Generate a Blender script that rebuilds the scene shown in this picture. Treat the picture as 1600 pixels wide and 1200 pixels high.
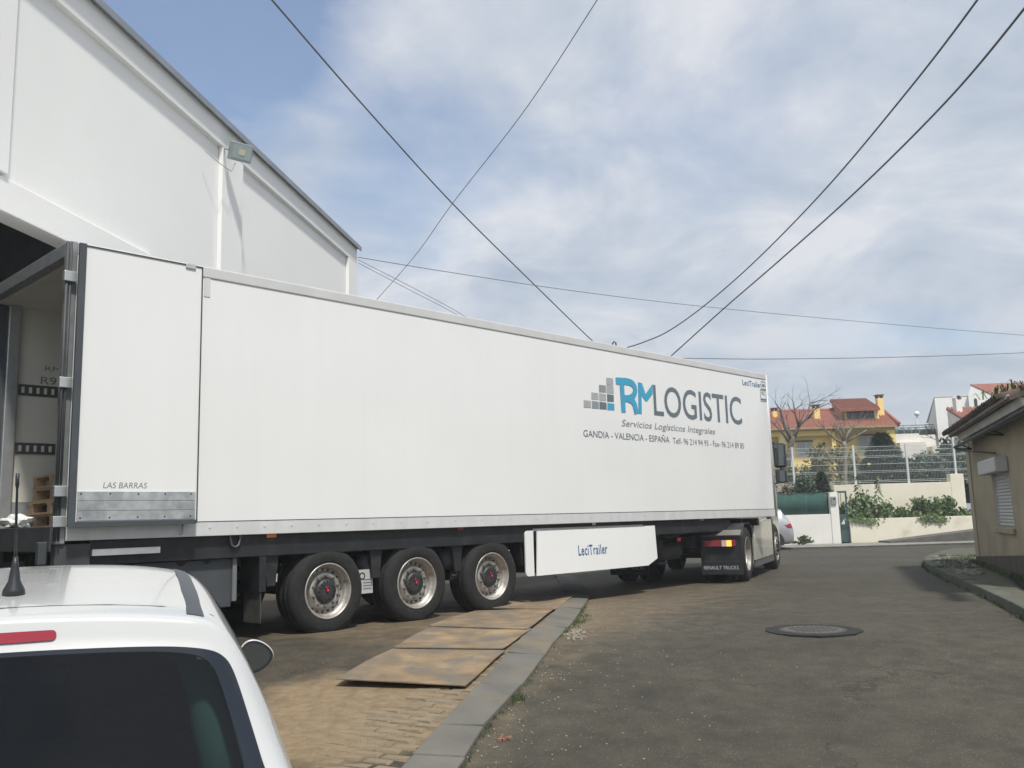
import bpy, bmesh, math, random
import numpy as np
from mathutils import Vector, Matrix
from mathutils.bvhtree import BVHTree
random.seed(7); rng = np.random.default_rng(7)
R = math.radians
scene = bpy.context.scene; COL = scene.collection
for o in list(bpy.data.objects): bpy.data.objects.remove(o)

# ------------------------------------------------------------------ camera
F, PITCH, ROLL, CZ = 1408.0, R(8.57), R(1.62), 1.241
cam_d = bpy.data.cameras.new('camera'); cam = bpy.data.objects.new('camera', cam_d); COL.objects.link(cam)
cam_d.sensor_width = 36; cam_d.lens = F / 1600 * 36; cam_d.clip_end = 3000; cam_d.clip_start = .05
cam.matrix_world = Matrix.Translation((0, 0, CZ)) @ Matrix.Rotation(math.pi / 2 + PITCH, 4, 'X') @ Matrix.Rotation(-ROLL, 4, 'Z')
scene.camera = cam
scene.render.resolution_x, scene.render.resolution_y = 1024, 768

# ------------------------------------------------------------------ light
HAZE = .0019
SUN_AZ, SUN_EL = R(-66), R(60)          # direction towards the sun (angle from +x), elevation
scene.view_settings.view_transform = 'Standard'; scene.view_settings.look = 'None'
scene.view_settings.exposure = 0.24; scene.view_settings.gamma = 1; scene.view_settings.use_curve_mapping = False
sl = bpy.data.lights.new('sun', 'SUN'); sl.energy = 3.6; sl.angle = R(5); sl.color = (1, .96, .885)
so = bpy.data.objects.new('sun', sl); COL.objects.link(so)
sd = Vector((math.cos(SUN_EL) * math.cos(SUN_AZ), math.cos(SUN_EL) * math.sin(SUN_AZ), math.sin(SUN_EL)))
so.rotation_euler = sd.to_track_quat('Z', 'Y').to_euler(); so.location = (20, -20, 40)

W = bpy.data.worlds.new('World'); scene.world = W; W.use_nodes = True
nt = W.node_tree; nt.nodes.clear()
def N(t, typ, **kw):
    n = t.nodes.new(typ)
    for k, v in kw.items(): setattr(n, k, v)
    return n
def ramp(t, stops, src=None, interp='LINEAR'):
    n = t.nodes.new('ShaderNodeValToRGB'); n.color_ramp.interpolation = interp
    e = n.color_ramp.elements
    while len(e) < len(stops): e.new(.5)
    for q, (p, c) in zip(e, stops):
        q.position = p; q.color = (*(c if isinstance(c, (tuple, list)) else (c, c, c)), 1)
    if src is not None: t.links.new(src, n.inputs[0])
    return n
def math_(t, op, a, b=None, c=None):
    n = t.nodes.new('ShaderNodeMath'); n.operation = op
    for i, q in enumerate((a, b, c)):
        if q is None: continue
        if isinstance(q, (int, float)): n.inputs[i].default_value = q
        else: t.links.new(q, n.inputs[i])
    return n.outputs[0]
def mix(t, fac, a, b, mode='MIX'):
    n = t.nodes.new('ShaderNodeMix'); n.data_type = 'RGBA'; n.blend_type = mode
    for i, q in ((0, fac), (6, a), (7, b)):
        if isinstance(q, (int, float)): n.inputs[i].default_value = q
        elif isinstance(q, (tuple, list)): n.inputs[i].default_value = (*q, 1)
        else: t.links.new(q, n.inputs[i])
    return n.outputs[2]

def build_sky(t):
    L = t.links
    out = N(t, 'ShaderNodeOutputWorld'); bg = N(t, 'ShaderNodeBackground'); bg.inputs[1].default_value = .1
    sky = N(t, 'ShaderNodeTexSky', sky_type='NISHITA', sun_disc=False)
    sky.sun_elevation = SUN_EL; sky.sun_rotation = math.pi / 2 - SUN_AZ
    sky.air_density = 1.0; sky.dust_density = .6
    tc = N(t, 'ShaderNodeTexCoord'); sx = N(t, 'ShaderNodeSeparateXYZ'); L.new(tc.outputs['Generated'], sx.inputs[0])
    den = math_(t, 'ADD', math_(t, 'MAXIMUM', sx.outputs[2], 0.0), .22)
    cx = math_(t, 'DIVIDE', sx.outputs[0], den); cy = math_(t, 'DIVIDE', sx.outputs[1], den)
    cb = N(t, 'ShaderNodeCombineXYZ'); L.new(cx, cb.inputs[0]); L.new(cy, cb.inputs[1])
    n1 = N(t, 'ShaderNodeTexNoise'); n1.inputs['Scale'].default_value = 1.15; n1.inputs['Detail'].default_value = 7
    n1.inputs['Roughness'].default_value = .60; n1.inputs['Distortion'].default_value = .5
    mp = N(t, 'ShaderNodeMapping'); mp.inputs['Location'].default_value = (3.1, 1.7, 0); L.new(cb.outputs[0], mp.inputs[0]); L.new(mp.outputs[0], n1.inputs[0])
    # the open blue hole high up on the left and a smaller one in the middle
    def hole(v, a, b, amt):
        d = N(t, 'ShaderNodeVectorMath', operation='DOT_PRODUCT'); L.new(tc.outputs['Generated'], d.inputs[0]); d.inputs[1].default_value = v
        m = N(t, 'ShaderNodeMapRange', interpolation_type='SMOOTHSTEP'); L.new(d.outputs[1], m.inputs[0])
        m.inputs[1].default_value = a; m.inputs[2].default_value = b; m.inputs[3].default_value = 0; m.inputs[4].default_value = amt
        return m.outputs[0]
    h = math_(t, 'ADD', hole(HOLES[0], .970, .999, .46), hole(HOLES[1], .988, .9995, .13))
    h = math_(t, 'ADD', h, math_(t, 'ADD', hole(HOLES[2], .965, .9985, .10), hole(HOLES[3], .991, .9995, .08)))
    dens = math_(t, 'SUBTRACT', n1.outputs[0], h)
    cov = ramp(t, [(.12, .12), (.46, 1.0)], dens)
    # grey undersides
    n2 = N(t, 'ShaderNodeTexNoise'); n2.inputs['Scale'].default_value = 2.3; n2.inputs['Detail'].default_value = 8; n2.inputs['Roughness'].default_value = .60; n2.inputs['Distortion'].default_value = .4
    mp2 = N(t, 'ShaderNodeMapping'); mp2.inputs['Location'].default_value = (7.3, -2.2, 0); L.new(cb.outputs[0], mp2.inputs[0]); L.new(mp2.outputs[0], n2.inputs[0])
    cc = ramp(t, [(.33, (3.95, 4.55, 5.45)), (.48, (5.2, 5.65, 6.3)), (.60, (6.75, 6.85, 7.15))], n2.outputs[0])
    # lower band greyer
    lo = N(t, 'ShaderNodeMapRange', interpolation_type='SMOOTHSTEP'); L.new(sx.outputs[2], lo.inputs[0])
    lo.inputs[1].default_value = .02; lo.inputs[2].default_value = .30; lo.inputs[3].default_value = .65; lo.inputs[4].default_value = 0
    c2 = mix(t, lo.outputs[0], cc.outputs[0], (4.14, 4.6, 5.16))
    skyc = mix(t, 1.0, sky.outputs[0], (1.35, 1.38, 1.40), 'MULTIPLY')
    fin = mix(t, math_(t, 'MULTIPLY', cov.outputs[0], .93), skyc, c2)
    L.new(fin, bg.inputs[0]); L.new(bg.outputs[0], out.inputs[0])

# ------------------------------------------------------------------ photograph -> place
cp, sp, cr, sr = math.cos(PITCH), math.sin(PITCH), math.cos(ROLL), math.sin(ROLL)
FW = Vector((0, cp, sp)); UP0 = Vector((0, -sp, cp)); RT0 = Vector((1, 0, 0))
RT = RT0 * cr - UP0 * sr; UPV = RT0 * sr + UP0 * cr
CAM = Vector((0, 0, CZ))
def ray(px, py): return (FW + RT * ((px - 800) / F) + UPV * ((600 - py) / F))
def at(px, py, Y):
    d = ray(px, py); return CAM + d * (Y / d.y)
def zg(y):
    t = min(1, max(0, (y - 5) / 5)); return -.35 * (1 - t * t * (3 - 2 * t))
def G(px, py, dz=0):
    d = ray(px, py); y = 10.0
    for _ in range(40):
        y = (zg(y) + dz - CZ) / d.z * d.y * .5 + y * .5
    return Vector((d.x / d.y * y, y, zg(y) + dz))
def onplane(px, py, p, n):
    d = ray(px, py); return CAM + d * ((Vector(p) - CAM).dot(n) / d.dot(n))
HOLES = [tuple(ray(230, -60).normalized()), tuple(ray(690, 290).normalized()), tuple(ray(720, 70).normalized()), tuple(ray(1010, 280).normalized())]
build_sky(nt)

# ------------------------------------------------------------------ materials
MATS = {}
def M(name, col, rough=.6, metal=0.0, var=.12, vs=2.5, bump=0.0, bs=60, col2=None, c2amt=.5, c2s=1.2, spec=.5, coat=0, streak=0, emit=0, obj=True):
    if name in MATS: return MATS[name]
    m = bpy.data.materials.new(name); m.use_nodes = True; t = m.node_tree; L = t.links
    b = t.nodes['Principled BSDF']; b.inputs['Roughness'].default_value = rough; b.inputs['Metallic'].default_value = metal
    b.inputs['Specular IOR Level'].default_value = spec; b.inputs['Coat Weight'].default_value = coat; b.inputs['Coat Roughness'].default_value = .06
    tc = N(t, 'ShaderNodeTexCoord'); geo = N(t, 'ShaderNodeNewGeometry')
    src = tc.outputs['Object'] if obj else geo.outputs['Position']
    n = N(t, 'ShaderNodeTexNoise'); n.inputs['Scale'].default_value = vs; n.inputs['Detail'].default_value = 5; L.new(src, n.inputs[0])
    lo = tuple(c * (1 - var) for c in col); hi = tuple(min(1, c * (1 + var)) for c in col)
    c = ramp(t, [(.3, lo), (.7, hi)], n.outputs[0]).outputs[0]
    if col2:
        n2 = N(t, 'ShaderNodeTexNoise'); n2.inputs['Scale'].default_value = c2s; n2.inputs['Detail'].default_value = 8; n2.inputs['Roughness'].default_value = .65
        L.new(src, n2.inputs[0]); rp = ramp(t, [(.62 - .3 * c2amt, 0.0), (.8 - .3 * c2amt, 1.0)], n2.outputs[0]); c = mix(t, rp.outputs[0], c, col2)
    if streak:
        mpn = N(t, 'ShaderNodeMapping'); mpn.inputs['Scale'].default_value = (3.0, 3.0, .12); L.new(src, mpn.inputs[0])
        n3 = N(t, 'ShaderNodeTexNoise'); n3.inputs['Scale'].default_value = 2.2; n3.inputs['Detail'].default_value = 7; n3.inputs['Roughness'].default_value = .7; L.new(mpn.outputs[0], n3.inputs[0])
        rp = ramp(t, [(.45, 0.0), (.8, streak)], n3.outputs[0]); c = mix(t, rp.outputs[0], c, tuple(q * .45 for q in col))
    L.new(c, b.inputs['Base Color'])
    if bump:
        n4 = N(t, 'ShaderNodeTexNoise'); n4.inputs['Scale'].default_value = bs; n4.inputs['Detail'].default_value = 4; L.new(src, n4.inputs[0])
        bp = N(t, 'ShaderNodeBump'); bp.inputs['Strength'].default_value = bump; bp.inputs['Distance'].default_value = .02; L.new(n4.outputs[0], bp.inputs['Height']); L.new(bp.outputs[0], b.inputs['Normal'])
    if emit: b.inputs['Emission Color'].default_value = (*col, 1); b.inputs['Emission Strength'].default_value = emit
    MATS[name] = m; return m

def ground_mat(name, base, speck, sandcol, specs=95):
    m = bpy.data.materials.new(name); m.use_nodes = True; t = m.node_tree; L = t.links; b = t.nodes['Principled BSDF']
    b.inputs['Roughness'].default_value = .82; b.inputs['Specular IOR Level'].default_value = .35
    geo = N(t, 'ShaderNodeNewGeometry'); P = geo.outputs['Position']
    def noise(s, d=5, r=.6):
        n = N(t, 'ShaderNodeTexNoise'); n.inputs['Scale'].default_value = s; n.inputs['Detail'].default_value = d; n.inputs['Roughness'].default_value = r; L.new(P, n.inputs[0]); return n.outputs[0]
    big = noise(.55, 6, .65); mid = noise(5, 5); fine = noise(75, 3, .8)
    c = ramp(t, [(.3, tuple(q * .72 for q in base)), (.7, tuple(q * 1.22 for q in base))], big).outputs[0]
    c = mix(t, .55, c, ramp(t, [(.35, (.62, .62, .62)), (.65, (1.35, 1.33, 1.3))], mid).outputs[0], 'MULTIPLY')
    c = mix(t, .6, c, ramp(t, [(.3, (.4, .4, .4)), (.7, (1.5, 1.49, 1.46))], fine).outputs[0], 'MULTIPLY')
    v = N(t, 'ShaderNodeTexVoronoi'); v.inputs['Scale'].default_value = specs; L.new(P, v.inputs[0])
    vc = N(t, 'ShaderNodeSeparateColor'); L.new(v.outputs['Color'], vc.inputs[0])
    isp = math_(t, 'MULTIPLY', math_(t, 'LESS_THAN', v.outputs['Distance'], .34), math_(t, 'GREATER_THAN', vc.outputs[0], .945))
    c = mix(t, isp, c, speck)
    # cracks
    vk = N(t, 'ShaderNodeTexVoronoi', feature='DISTANCE_TO_EDGE'); vk.inputs['Scale'].default_value = .33
    wob = N(t, 'ShaderNodeVectorMath', operation='ADD'); nn = N(t, 'ShaderNodeTexNoise'); nn.inputs['Scale'].default_value = 2.5; nn.inputs['Detail'].default_value = 6; L.new(P, nn.inputs[0])
    L.new(P, wob.inputs[0]); L.new(nn.outputs[1], wob.inputs[1]); L.new(wob.outputs[0], vk.inputs[0])
    ck = math_(t, 'MULTIPLY', math_(t, 'LESS_THAN', vk.outputs[0], .004), math_(t, 'GREATER_THAN', big, .5))
    c = mix(t, math_(t, 'MULTIPLY', ck, .6), c, tuple(q * .35 for q in base))
    at_ = N(t, 'ShaderNodeAttribute', attribute_name='sand'); s0 = at_.outputs['Fac']
    sf = math_(t, 'ADD', s0, math_(t, 'MULTIPLY', math_(t, 'SUBTRACT', noise(3.2, 8, .7), .5), .9))
    sf = ramp(t, [(.28, 0.0), (.85, .92)], math_(t, 'MULTIPLY', sf, math_(t, 'MINIMUM', math_(t, 'MULTIPLY', s0, 4.0), 1.0))).outputs[0]
    sc = ramp(t, [(.3, tuple(q * .60 for q in sandcol)), (.7, tuple(q * 1.2 for q in sandcol))], noise(9, 8, .75)).outputs[0]
    c = mix(t, sf, c, sc)
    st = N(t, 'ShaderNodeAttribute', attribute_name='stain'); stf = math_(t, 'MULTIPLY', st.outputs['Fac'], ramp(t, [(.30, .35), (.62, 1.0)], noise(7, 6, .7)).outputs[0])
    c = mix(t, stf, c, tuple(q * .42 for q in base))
    L.new(c, b.inputs['Base Color'])
    bp = N(t, 'ShaderNodeBump'); bp.inputs['Strength'].default_value = .5; bp.inputs['Distance'].default_value = .012
    L.new(math_(t, 'ADD', fine, math_(t, 'MULTIPLY', mid, .6)), bp.inputs['Height']); L.new(bp.outputs[0], b.inputs['Normal'])
    return m

WHITE = M('trailer_white', (.78, .785, .775), .32, var=.02, vs=.8, coat=.15, streak=.05)
RAIL = M('painted_rail', (.60, .61, .61), .4, var=.06, vs=4, streak=.25)
TOPR = M('matte_rail', (.56, .565, .56), .6, var=.06, vs=3)
ALU = M('aluminium', (.56, .58, .59), .42, .75, var=.10, vs=7)
ALU2 = M('tread_aluminium', (.50, .52, .53), .5, .6, var=.22, vs=9, col2=(.33, .34, .35), c2amt=.4, c2s=4)
GASK = M('rubber_gasket', (.055, .065, .075), .7, var=.2)
CHAS = M('chassis_black', (.014, .016, .019), .55, var=.35, vs=6, col2=(.036, .033, .028), c2amt=.3, c2s=3)
DGREY = M('dark_grey_plastic', (.05, .054, .058), .6, var=.25, vs=5)
RUBBER = M('tyre_rubber', (.011, .0112, .0118), .85, var=.25, vs=14, bump=.2, bs=40, col2=(.024, .022, .018), c2amt=.4, c2s=11)
RIM = M('rim_silver', (.42, .40, .37), .42, .55, var=.18, vs=9, col2=(.22, .17, .12), c2amt=.3, c2s=7)
HUB = M('hub_black', (.035, .036, .038), .5, var=.3, vs=9)
RED = M('red_plastic', (.42, .015, .06), .25, var=.05)
LRED = M('lamp_red', (.26, .012, .028), .15, var=.08, coat=.5)
AMBER = M('lamp_amber', (.85, .20, .03), .2, var=.05, coat=.5)
AMBERLIT = M('indicator_lit', (1.0, .42, .05), .2, emit=1.3)
CLEAR = M('lamp_clear', (.6, .58, .52), .15, coat=.5)
CREAM = M('inner_wall_cream', (.76, .75, .67), .55, var=.06, vs=2, streak=.15)
LBLUE = M('print_light_blue', (.045, .33, .52), .4, var=.03)
TGREY = M('print_slate', (.12, .155, .18), .4, var=.03)
TMID = M('print_mid_grey', (.25, .275, .285), .4, var=.03)
TLITE = M('print_light_grey', (.36, .38, .385), .4, var=.03)
NAVY = M('print_navy', (.05, .13, .28), .4, var=.03)
INK = M('marker_ink', (.22, .23, .24), .8)
WOOD = M('pallet_wood', (.42, .30, .18), .8, var=.25, vs=12, bump=.2, bs=30)
STUCCO = M('white_render', (.80, .80, .785), .85, var=.02, vs=.7, bump=.12, bs=45, streak=.02)
FLASH = M('roof_flashing', (.27, .29, .32), .5, .4, var=.1)
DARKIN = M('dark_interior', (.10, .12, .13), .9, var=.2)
CREAMW = M('cream_render', (.75, .71, .58), .88, var=.05, vs=.8, bump=.2, bs=20, col2=(.56, .52, .41), c2amt=.15, c2s=.8, streak=.10)
WHITEW = M('white_wall_paint', (.74, .73, .69), .85, var=.05, vs=.9, bump=.2, bs=20, streak=.10)
BEIGE = M('beige_render', (.36, .31, .215), .9, var=.12, vs=1.6, bump=.35, bs=25, col2=(.27, .235, .17), c2amt=.35, c2s=1.0)
PLINTH = M('dirty_plinth', (.075, .066, .052), .95, var=.3, vs=4, bump=.4, bs=18)
YELLOW = M('yellow_render', (.84, .65, .25), .85, var=.06, vs=.8)
YPALE = M('pale_yellow_render', (.80, .67, .36), .85, var=.06, vs=.8)
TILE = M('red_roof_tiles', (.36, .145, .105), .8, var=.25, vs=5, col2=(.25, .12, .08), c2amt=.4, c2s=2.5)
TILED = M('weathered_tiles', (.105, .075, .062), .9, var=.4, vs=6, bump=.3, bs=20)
CONC = M('kerb_concrete', (.118, .114, .10), .88, var=.2, vs=2.2, bump=.45, bs=35, col2=(.16, .13, .09), c2amt=.5, c2s=1.7, obj=False)
COBB = M('cobble_stone', (.20, .165, .112), .9, var=.2, vs=5, bump=.4, bs=40, col2=(.215, .165, .104), c2amt=.6, c2s=3, obj=False)
CALC = M('limestone_paving', (.235, .23, .20), .88, var=.3, vs=6, bump=.4, bs=20, col2=(.12, .125, .10), c2amt=.4, c2s=1.5, obj=False)
PLATE = M('sandy_steel_plate', (.215, .155, .092), .8, var=.35, vs=3.2, bump=.4, bs=30, col2=(.135, .118, .095), c2amt=.55, c2s=2.4, obj=False)
IRON = M('cast_iron', (.05, .05, .048), .7, .2, var=.25, vs=10, bump=.3, bs=60)
PATCH = M('tar_ring', (.013, .013, .0125), .9, var=.3, vs=6, bump=.4, bs=60)
GALV = M('white_post', (.62, .65, .66), .5, .15, var=.06)
WIREM = M('fence_wire', (.55, .60, .59), .5, .2, var=.05)
GREENP = M('gate_green', (.045, .085, .085), .5, var=.15)
NET = M('green_net', (.022, .075, .062), .85, var=.25, vs=4, bump=.5, bs=90)
BARK = M('grey_bark', (.125, .11, .10), .95, var=.3, vs=6, bump=.4, bs=20)
BARKL = M('pale_bark', (.23, .205, .165), .95, var=.25, vs=6, bump=.3, bs=20)
CABLE = M('cable_hazed', (.085, .09, .105), .6)  # cable lightened to grey-blue, haze put into its colour
def leafmat(name, c, c2): return M(name, c, .65, var=.45, vs=1.6, col2=c2, c2amt=.5, c2s=3.5, obj=False)
LEAF = leafmat('fig_leaf', (.095, .15, .055), (.17, .22, .10)); DLEAF = leafmat('conifer_leaf', (.062, .105, .072), (.11, .16, .095))
OLEAF = leafmat('olive_leaf', (.13, .135, .05), (.24, .21, .085)); MLEAF = leafmat('hedge_leaf', (.05, .085, .05), (.085, .12, .07))
WEED = leafmat('weed_leaf', (.06, .10, .03), (.12, .15, .06))
PAINTW = M('car_paint_white', (.50, .51, .51), .24, var=.015, vs=1, coat=.8)
PAINTS = M('car_paint_silver', (.42, .43, .45), .28, .45, var=.03, vs=1, coat=.8)
CABP = M('cab_paint_champagne', (.56, .54, .475), .3, .15, var=.05, vs=2, coat=.5, streak=.15)
BLKPL = M('black_plastic', (.018, .021, .026), .45, var=.1)
STRIP = M('grey_trim', (.055, .062, .072), .5, var=.1)
FRIT = M('window_frit', (.010, .014, .022), .08, var=.05, spec=.6)
SEAT = M('seat_fabric', (.018, .030, .044), .9, var=.2)
TRIM = M('pillar_trim', (.30, .38, .37), .7, var=.08)
MIRG = M('mirror_glass', (.30, .33, .35), .04, 1.0, var=.01)
DGLASS = M('dark_window_glass', (.03, .037, .043), .06, var=.1, spec=.7)
SHUT = M('shutter_white', (.50, .51, .50), .55, var=.06, streak=.15)
NUMW = M('mudflap_print', (.55, .56, .57), .6)
LAMPB = M('floodlight_body', (.30, .35, .36), .5, .2, var=.08)
GLOBE = M('globe_white', (.82, .83, .84), .25, var=.02)
STRAW = M('sand_chip', (.36, .32, .26), .9, var=.3, obj=False)
BRICKC = M('brick_chip', (.22, .11, .075), .9, var=.2)
SOIL = M('garden_soil', (.10, .10, .06), .95, var=.35, vs=1.2, bump=.4, bs=8, obj=False)
def glass_mat():
    m = bpy.data.materials.new('tinted_glass'); m.use_nodes = True; t = m.node_tree; t.nodes.clear(); L = t.links
    o = N(t, 'ShaderNodeOutputMaterial'); tr = N(t, 'ShaderNodeBsdfTransparent'); tr.inputs[0].default_value = (.20, .30, .28, 1)
    gl = N(t, 'ShaderNodeBsdfGlossy'); gl.inputs['Roughness'].default_value = .02; gl.inputs[0].default_value = (.9, .95, 1, 1)
    fr = N(t, 'ShaderNodeFresnel'); fr.inputs[0].default_value = 1.42; mx = N(t, 'ShaderNodeMixShader')
    L.new(fr.outputs[0], mx.inputs[0]); L.new(tr.outputs[0], mx.inputs[1]); L.new(gl.outputs[0], mx.inputs[2]); L.new(mx.outputs[0], o.inputs[0])
    return m
GLASS = glass_mat()
ROADM = ground_mat('worn_asphalt', (.058, .0535, .040), (.22, .21, .18), (.20, .15, .095))
FOREM = ground_mat('dusty_asphalt', (.060, .051, .037), (.22, .20, .16), (.245, .182, .108), 80)

# ------------------------------------------------------------------ mesh helpers
class MB:
    def __init__(s): s.v = []; s.f = []; s.sm = []
    def add(s, vs, fs, smooth=False):
        b = len(s.v); s.v += [tuple(q) for q in vs]
        s.f += [tuple(b + i for i in f) for f in fs]; s.sm += [smooth] * len(fs); return s
    def box(s, c, d, m=None):
        x, y, z = (q / 2 for q in d); P = [Vector((i * x, j * y, k * z)) for k in (-1, 1) for j in (-1, 1) for i in (-1, 1)]
        if m is not None: P = [m @ p for p in P]
        P = [Vector(c) + p for p in P]
        return s.add(P, [(0, 2, 3, 1), (4, 5, 7, 6), (0, 1, 5, 4), (2, 6, 7, 3), (0, 4, 6, 2), (1, 3, 7, 5)])
    def bb(s, a, b): return s.box([(p + q) / 2 for p, q in zip(a, b)], [abs(q - p) for p, q in zip(a, b)])
    def prism(s, poly, off):
        n = len(poly); off = Vector(off); P = [Vector(p) for p in poly]; Q = [p + off for p in P]
        return s.add(P + Q, [tuple(range(n))[::-1], tuple(range(n, 2 * n))] + [(i, (i + 1) % n, n + (i + 1) % n, n + i) for i in range(n)])
    def tube(s, pts, r, n=8, cap=True):
        pts = [Vector(p) for p in pts]; rs = r if isinstance(r, (list, tuple)) else [r] * len(pts); V = []; Fc = []
        ref = None
        for i, p in enumerate(pts):
            d = (pts[min(i + 1, len(pts) - 1)] - pts[max(i - 1, 0)]).normalized()
            if ref is None: ref = d.orthogonal().normalized()
            a = (ref - d * ref.dot(d)).normalized(); ref = a; b = d.cross(a)
            V += [p + (a * math.cos(2 * math.pi * k / n) + b * math.sin(2 * math.pi * k / n)) * rs[i] for k in range(n)]
        for i in range(len(pts) - 1):
            for k in range(n):
                Fc.append((i * n + k, i * n + (k + 1) % n, (i + 1) * n + (k + 1) % n, (i + 1) * n + k))
        if cap: Fc += [tuple(range(n))[::-1], tuple(range((len(pts) - 1) * n, len(pts) * n))]
        return s.add(V, Fc, True)
    def lathe(s, prof, n=40, mat=None, smooth=True):   # prof: (radius, along local y)
        V = []; Fc = []
        for (r, h) in prof:
            V += [Vector((r * math.cos(2 * math.pi * k / n), h, r * math.sin(2 * math.pi * k / n))) for k in range(n)]
        for i in range(len(prof) - 1):
            for k in range(n): Fc.append((i * n + k, (i + 1) * n + k, (i + 1) * n + (k + 1) % n, i * n + (k + 1) % n))
        if mat is not None: V = [mat @ v for v in V]
        return s.add(V, Fc, smooth)
    def quad(s, a, b, c, d): return s.add([a, b, c, d], [(0, 1, 2, 3)])
    def mesh(s, name, mat):
        me = bpy.data.meshes.new(name); me.from_pydata(s.v, [], s.f); me.polygons.foreach_set('use_smooth', s.sm)
        if mat: me.materials.append(mat)
        me.update(); return me
    def build(s, name, mat, parent=None, bevel=0, fix=True, **tg):
        me = s.mesh(name, mat)
        if fix:
            bm = bmesh.new(); bm.from_mesh(me); bmesh.ops.recalc_face_normals(bm, faces=bm.faces); bm.to_mesh(me); bm.free()
        return link(name, me, parent, bevel, **tg)
def link(name, me, parent=None, bevel=0, **tg):
    o = bpy.data.objects.new(name, me); COL.objects.link(o)
    if parent is not None: o.parent = parent
    if bevel:
        b = o.modifiers.new('bevel', 'BEVEL'); b.width = bevel; b.segments = 2; b.limit_method = 'ANGLE'; b.angle_limit = R(40)
    for k, v in tg.items(): o[k] = v
    return o
def thing(name, label, cat, loc=(0, 0, 0), rz=0, group=None):
    o = bpy.data.objects.new(name, None); COL.objects.link(o); o.location = loc; o.rotation_euler = (0, 0, rz); o.empty_display_size = .2
    o['label'] = label; o['category'] = cat
    if group: o['group'] = group
    return o
def copy_tree(o, parent=None, loc=None):
    c = o.copy(); COL.objects.link(c); c.parent = parent
    if loc is not None: c.location = loc
    for ch in list(o.children): copy_tree(ch, c)
    return c
def copy_part(o, parent, loc=None, rot=None):
    c = copy_tree(o, parent, loc)
    if rot is not None: c.rotation_euler = rot
    return c
def text(name, body, mat, parent, fr, x0, z0, width, height, shear=0, bold=0, letters=None, space=1.0, **tg):
    """flat lettering; fr maps (x, up) on the face to a point"""
    cu = bpy.data.curves.new(name, 'FONT'); cu.body = body; cu.shear = shear; cu.offset = bold; cu.space_character = space; cu.resolution_u = 4
    to = bpy.data.objects.new(name, cu); COL.objects.link(to)
    me = bpy.data.meshes.new_from_object(to); bpy.data.objects.remove(to); bpy.data.curves.remove(cu)
    v = np.zeros(len(me.vertices) * 3); me.vertices.foreach_get('co', v); v = v.reshape(-1, 3)
    mn, mx_ = v.min(0), v.max(0)
    for q, p in zip(me.vertices, v):
        q.co = fr(x0 + (p[0] - mn[0]) / (mx_[0] - mn[0]) * width, z0 + (p[1] - mn[1]) / (mx_[1] - mn[1]) * height)
    me.name = name; me.materials.clear(); me.materials.append(mat); me.update()
    if letters:                                   # one object per letter
        e = bpy.data.objects.new(name, None); COL.objects.link(e); e.parent = parent
        bm = bmesh.new(); bm.from_mesh(me); todo = set(bm.faces)
        while todo:
            st = [todo.pop()]; isl = []
            while st:
                f = st.pop(); isl.append(f)
                for v in f.verts:
                    for g in v.link_faces:
                        if g in todo: todo.remove(g); st.append(g)
            b = MB(); idx = {}
            for f in isl:
                for v in f.verts:
                    if v not in idx: idx[v] = len(b.v); b.v.append(tuple(v.co))
                b.f.append(tuple(idx[v] for v in f.verts)); b.sm.append(False)
            link(letters, b.mesh(letters, mat), e)
        bm.free(); return e
    return link(name, me, parent, **tg)
def inpoly(x, y, poly):
    c = False; n = len(poly)
    for i in range(n):
        (x1, y1), (x2, y2) = poly[i], poly[(i + 1) % n]
        if (y1 > y) != (y2 > y) and x < (x2 - x1) * (y - y1) / (y2 - y1) + x1: c = not c
    return c
def segdist(X, Y, poly, closed=True):
    D = np.full(X.shape, 1e9); n = len(poly)
    for i in range(n if closed else n - 1):
        ax, ay = poly[i]; bx, by = poly[(i + 1) % n]; dx, dy = bx - ax, by - ay
        t = np.clip(((X - ax) * dx + (Y - ay) * dy) / (dx * dx + dy * dy + 1e-9), 0, 1); D = np.minimum(D, np.hypot(X - ax - t * dx, Y - ay - t * dy))
    return D
def inpoly_np(X, Y, poly):
    C = np.zeros(X.shape, bool); n = len(poly)
    for i in range(n):
        (x1, y1), (x2, y2) = poly[i], poly[(i + 1) % n]
        if y1 == y2: continue
        C ^= ((y1 > Y) != (y2 > Y)) & (X < (x2 - x1) * (Y - y1) / (y2 - y1) + x1)
    return C
zgn = lambda Y: -.35 * (1 - (lambda t: t * t * (3 - 2 * t))(np.clip((Y - 5) / 5, 0, 1)))

# ------------------------------------------------------------------ ground, road, forecourt, kerb
big = MB()
big.quad((-160, 60, -.03), (160, 60, -.03), (160, 160, -.03), (-160, 160, -.03))
big.quad((-160, -60, -.45), (160, -60, -.45), (160, -8, -.45), (-160, -8, -.45))
big.quad((-160, -8, -.45), (-30, -8, -.45), (-30, 60, -.03), (-160, 60, -.03))
big.quad((40, -8, -.45), (160, -8, -.45), (160, 60, -.03), (40, 60, -.03))
big.build('ground', SOIL, kind='structure')
KR = [(p.x, p.y) for p in (G(717, 1200), G(752, 1146), G(803, 1094), G(848, 1034), G(895, 976), G(921, 936))]
KL = [(p.x, p.y) for p in (G(625, 1200, .08), G(660, 1160, .08), G(737, 1082, .08), G(779, 1036, .08), G(840, 978, .08), G(884, 938, .08))]
def ext(K):
    (a, b), (c, d) = K[0], K[1]; s = (c - a) / (d - b)
    return [(a - s * (b + 3), -3)] + K + [(K[-1][0] + .10, K[-1][1] + 2.5), (K[-1][0] + .12, 22.0)]
KR = ext(KR); KL = ext(KL)
def kx(K, y): return float(np.interp(y, [q[1] for q in K], [q[0] for q in K]))
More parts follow.
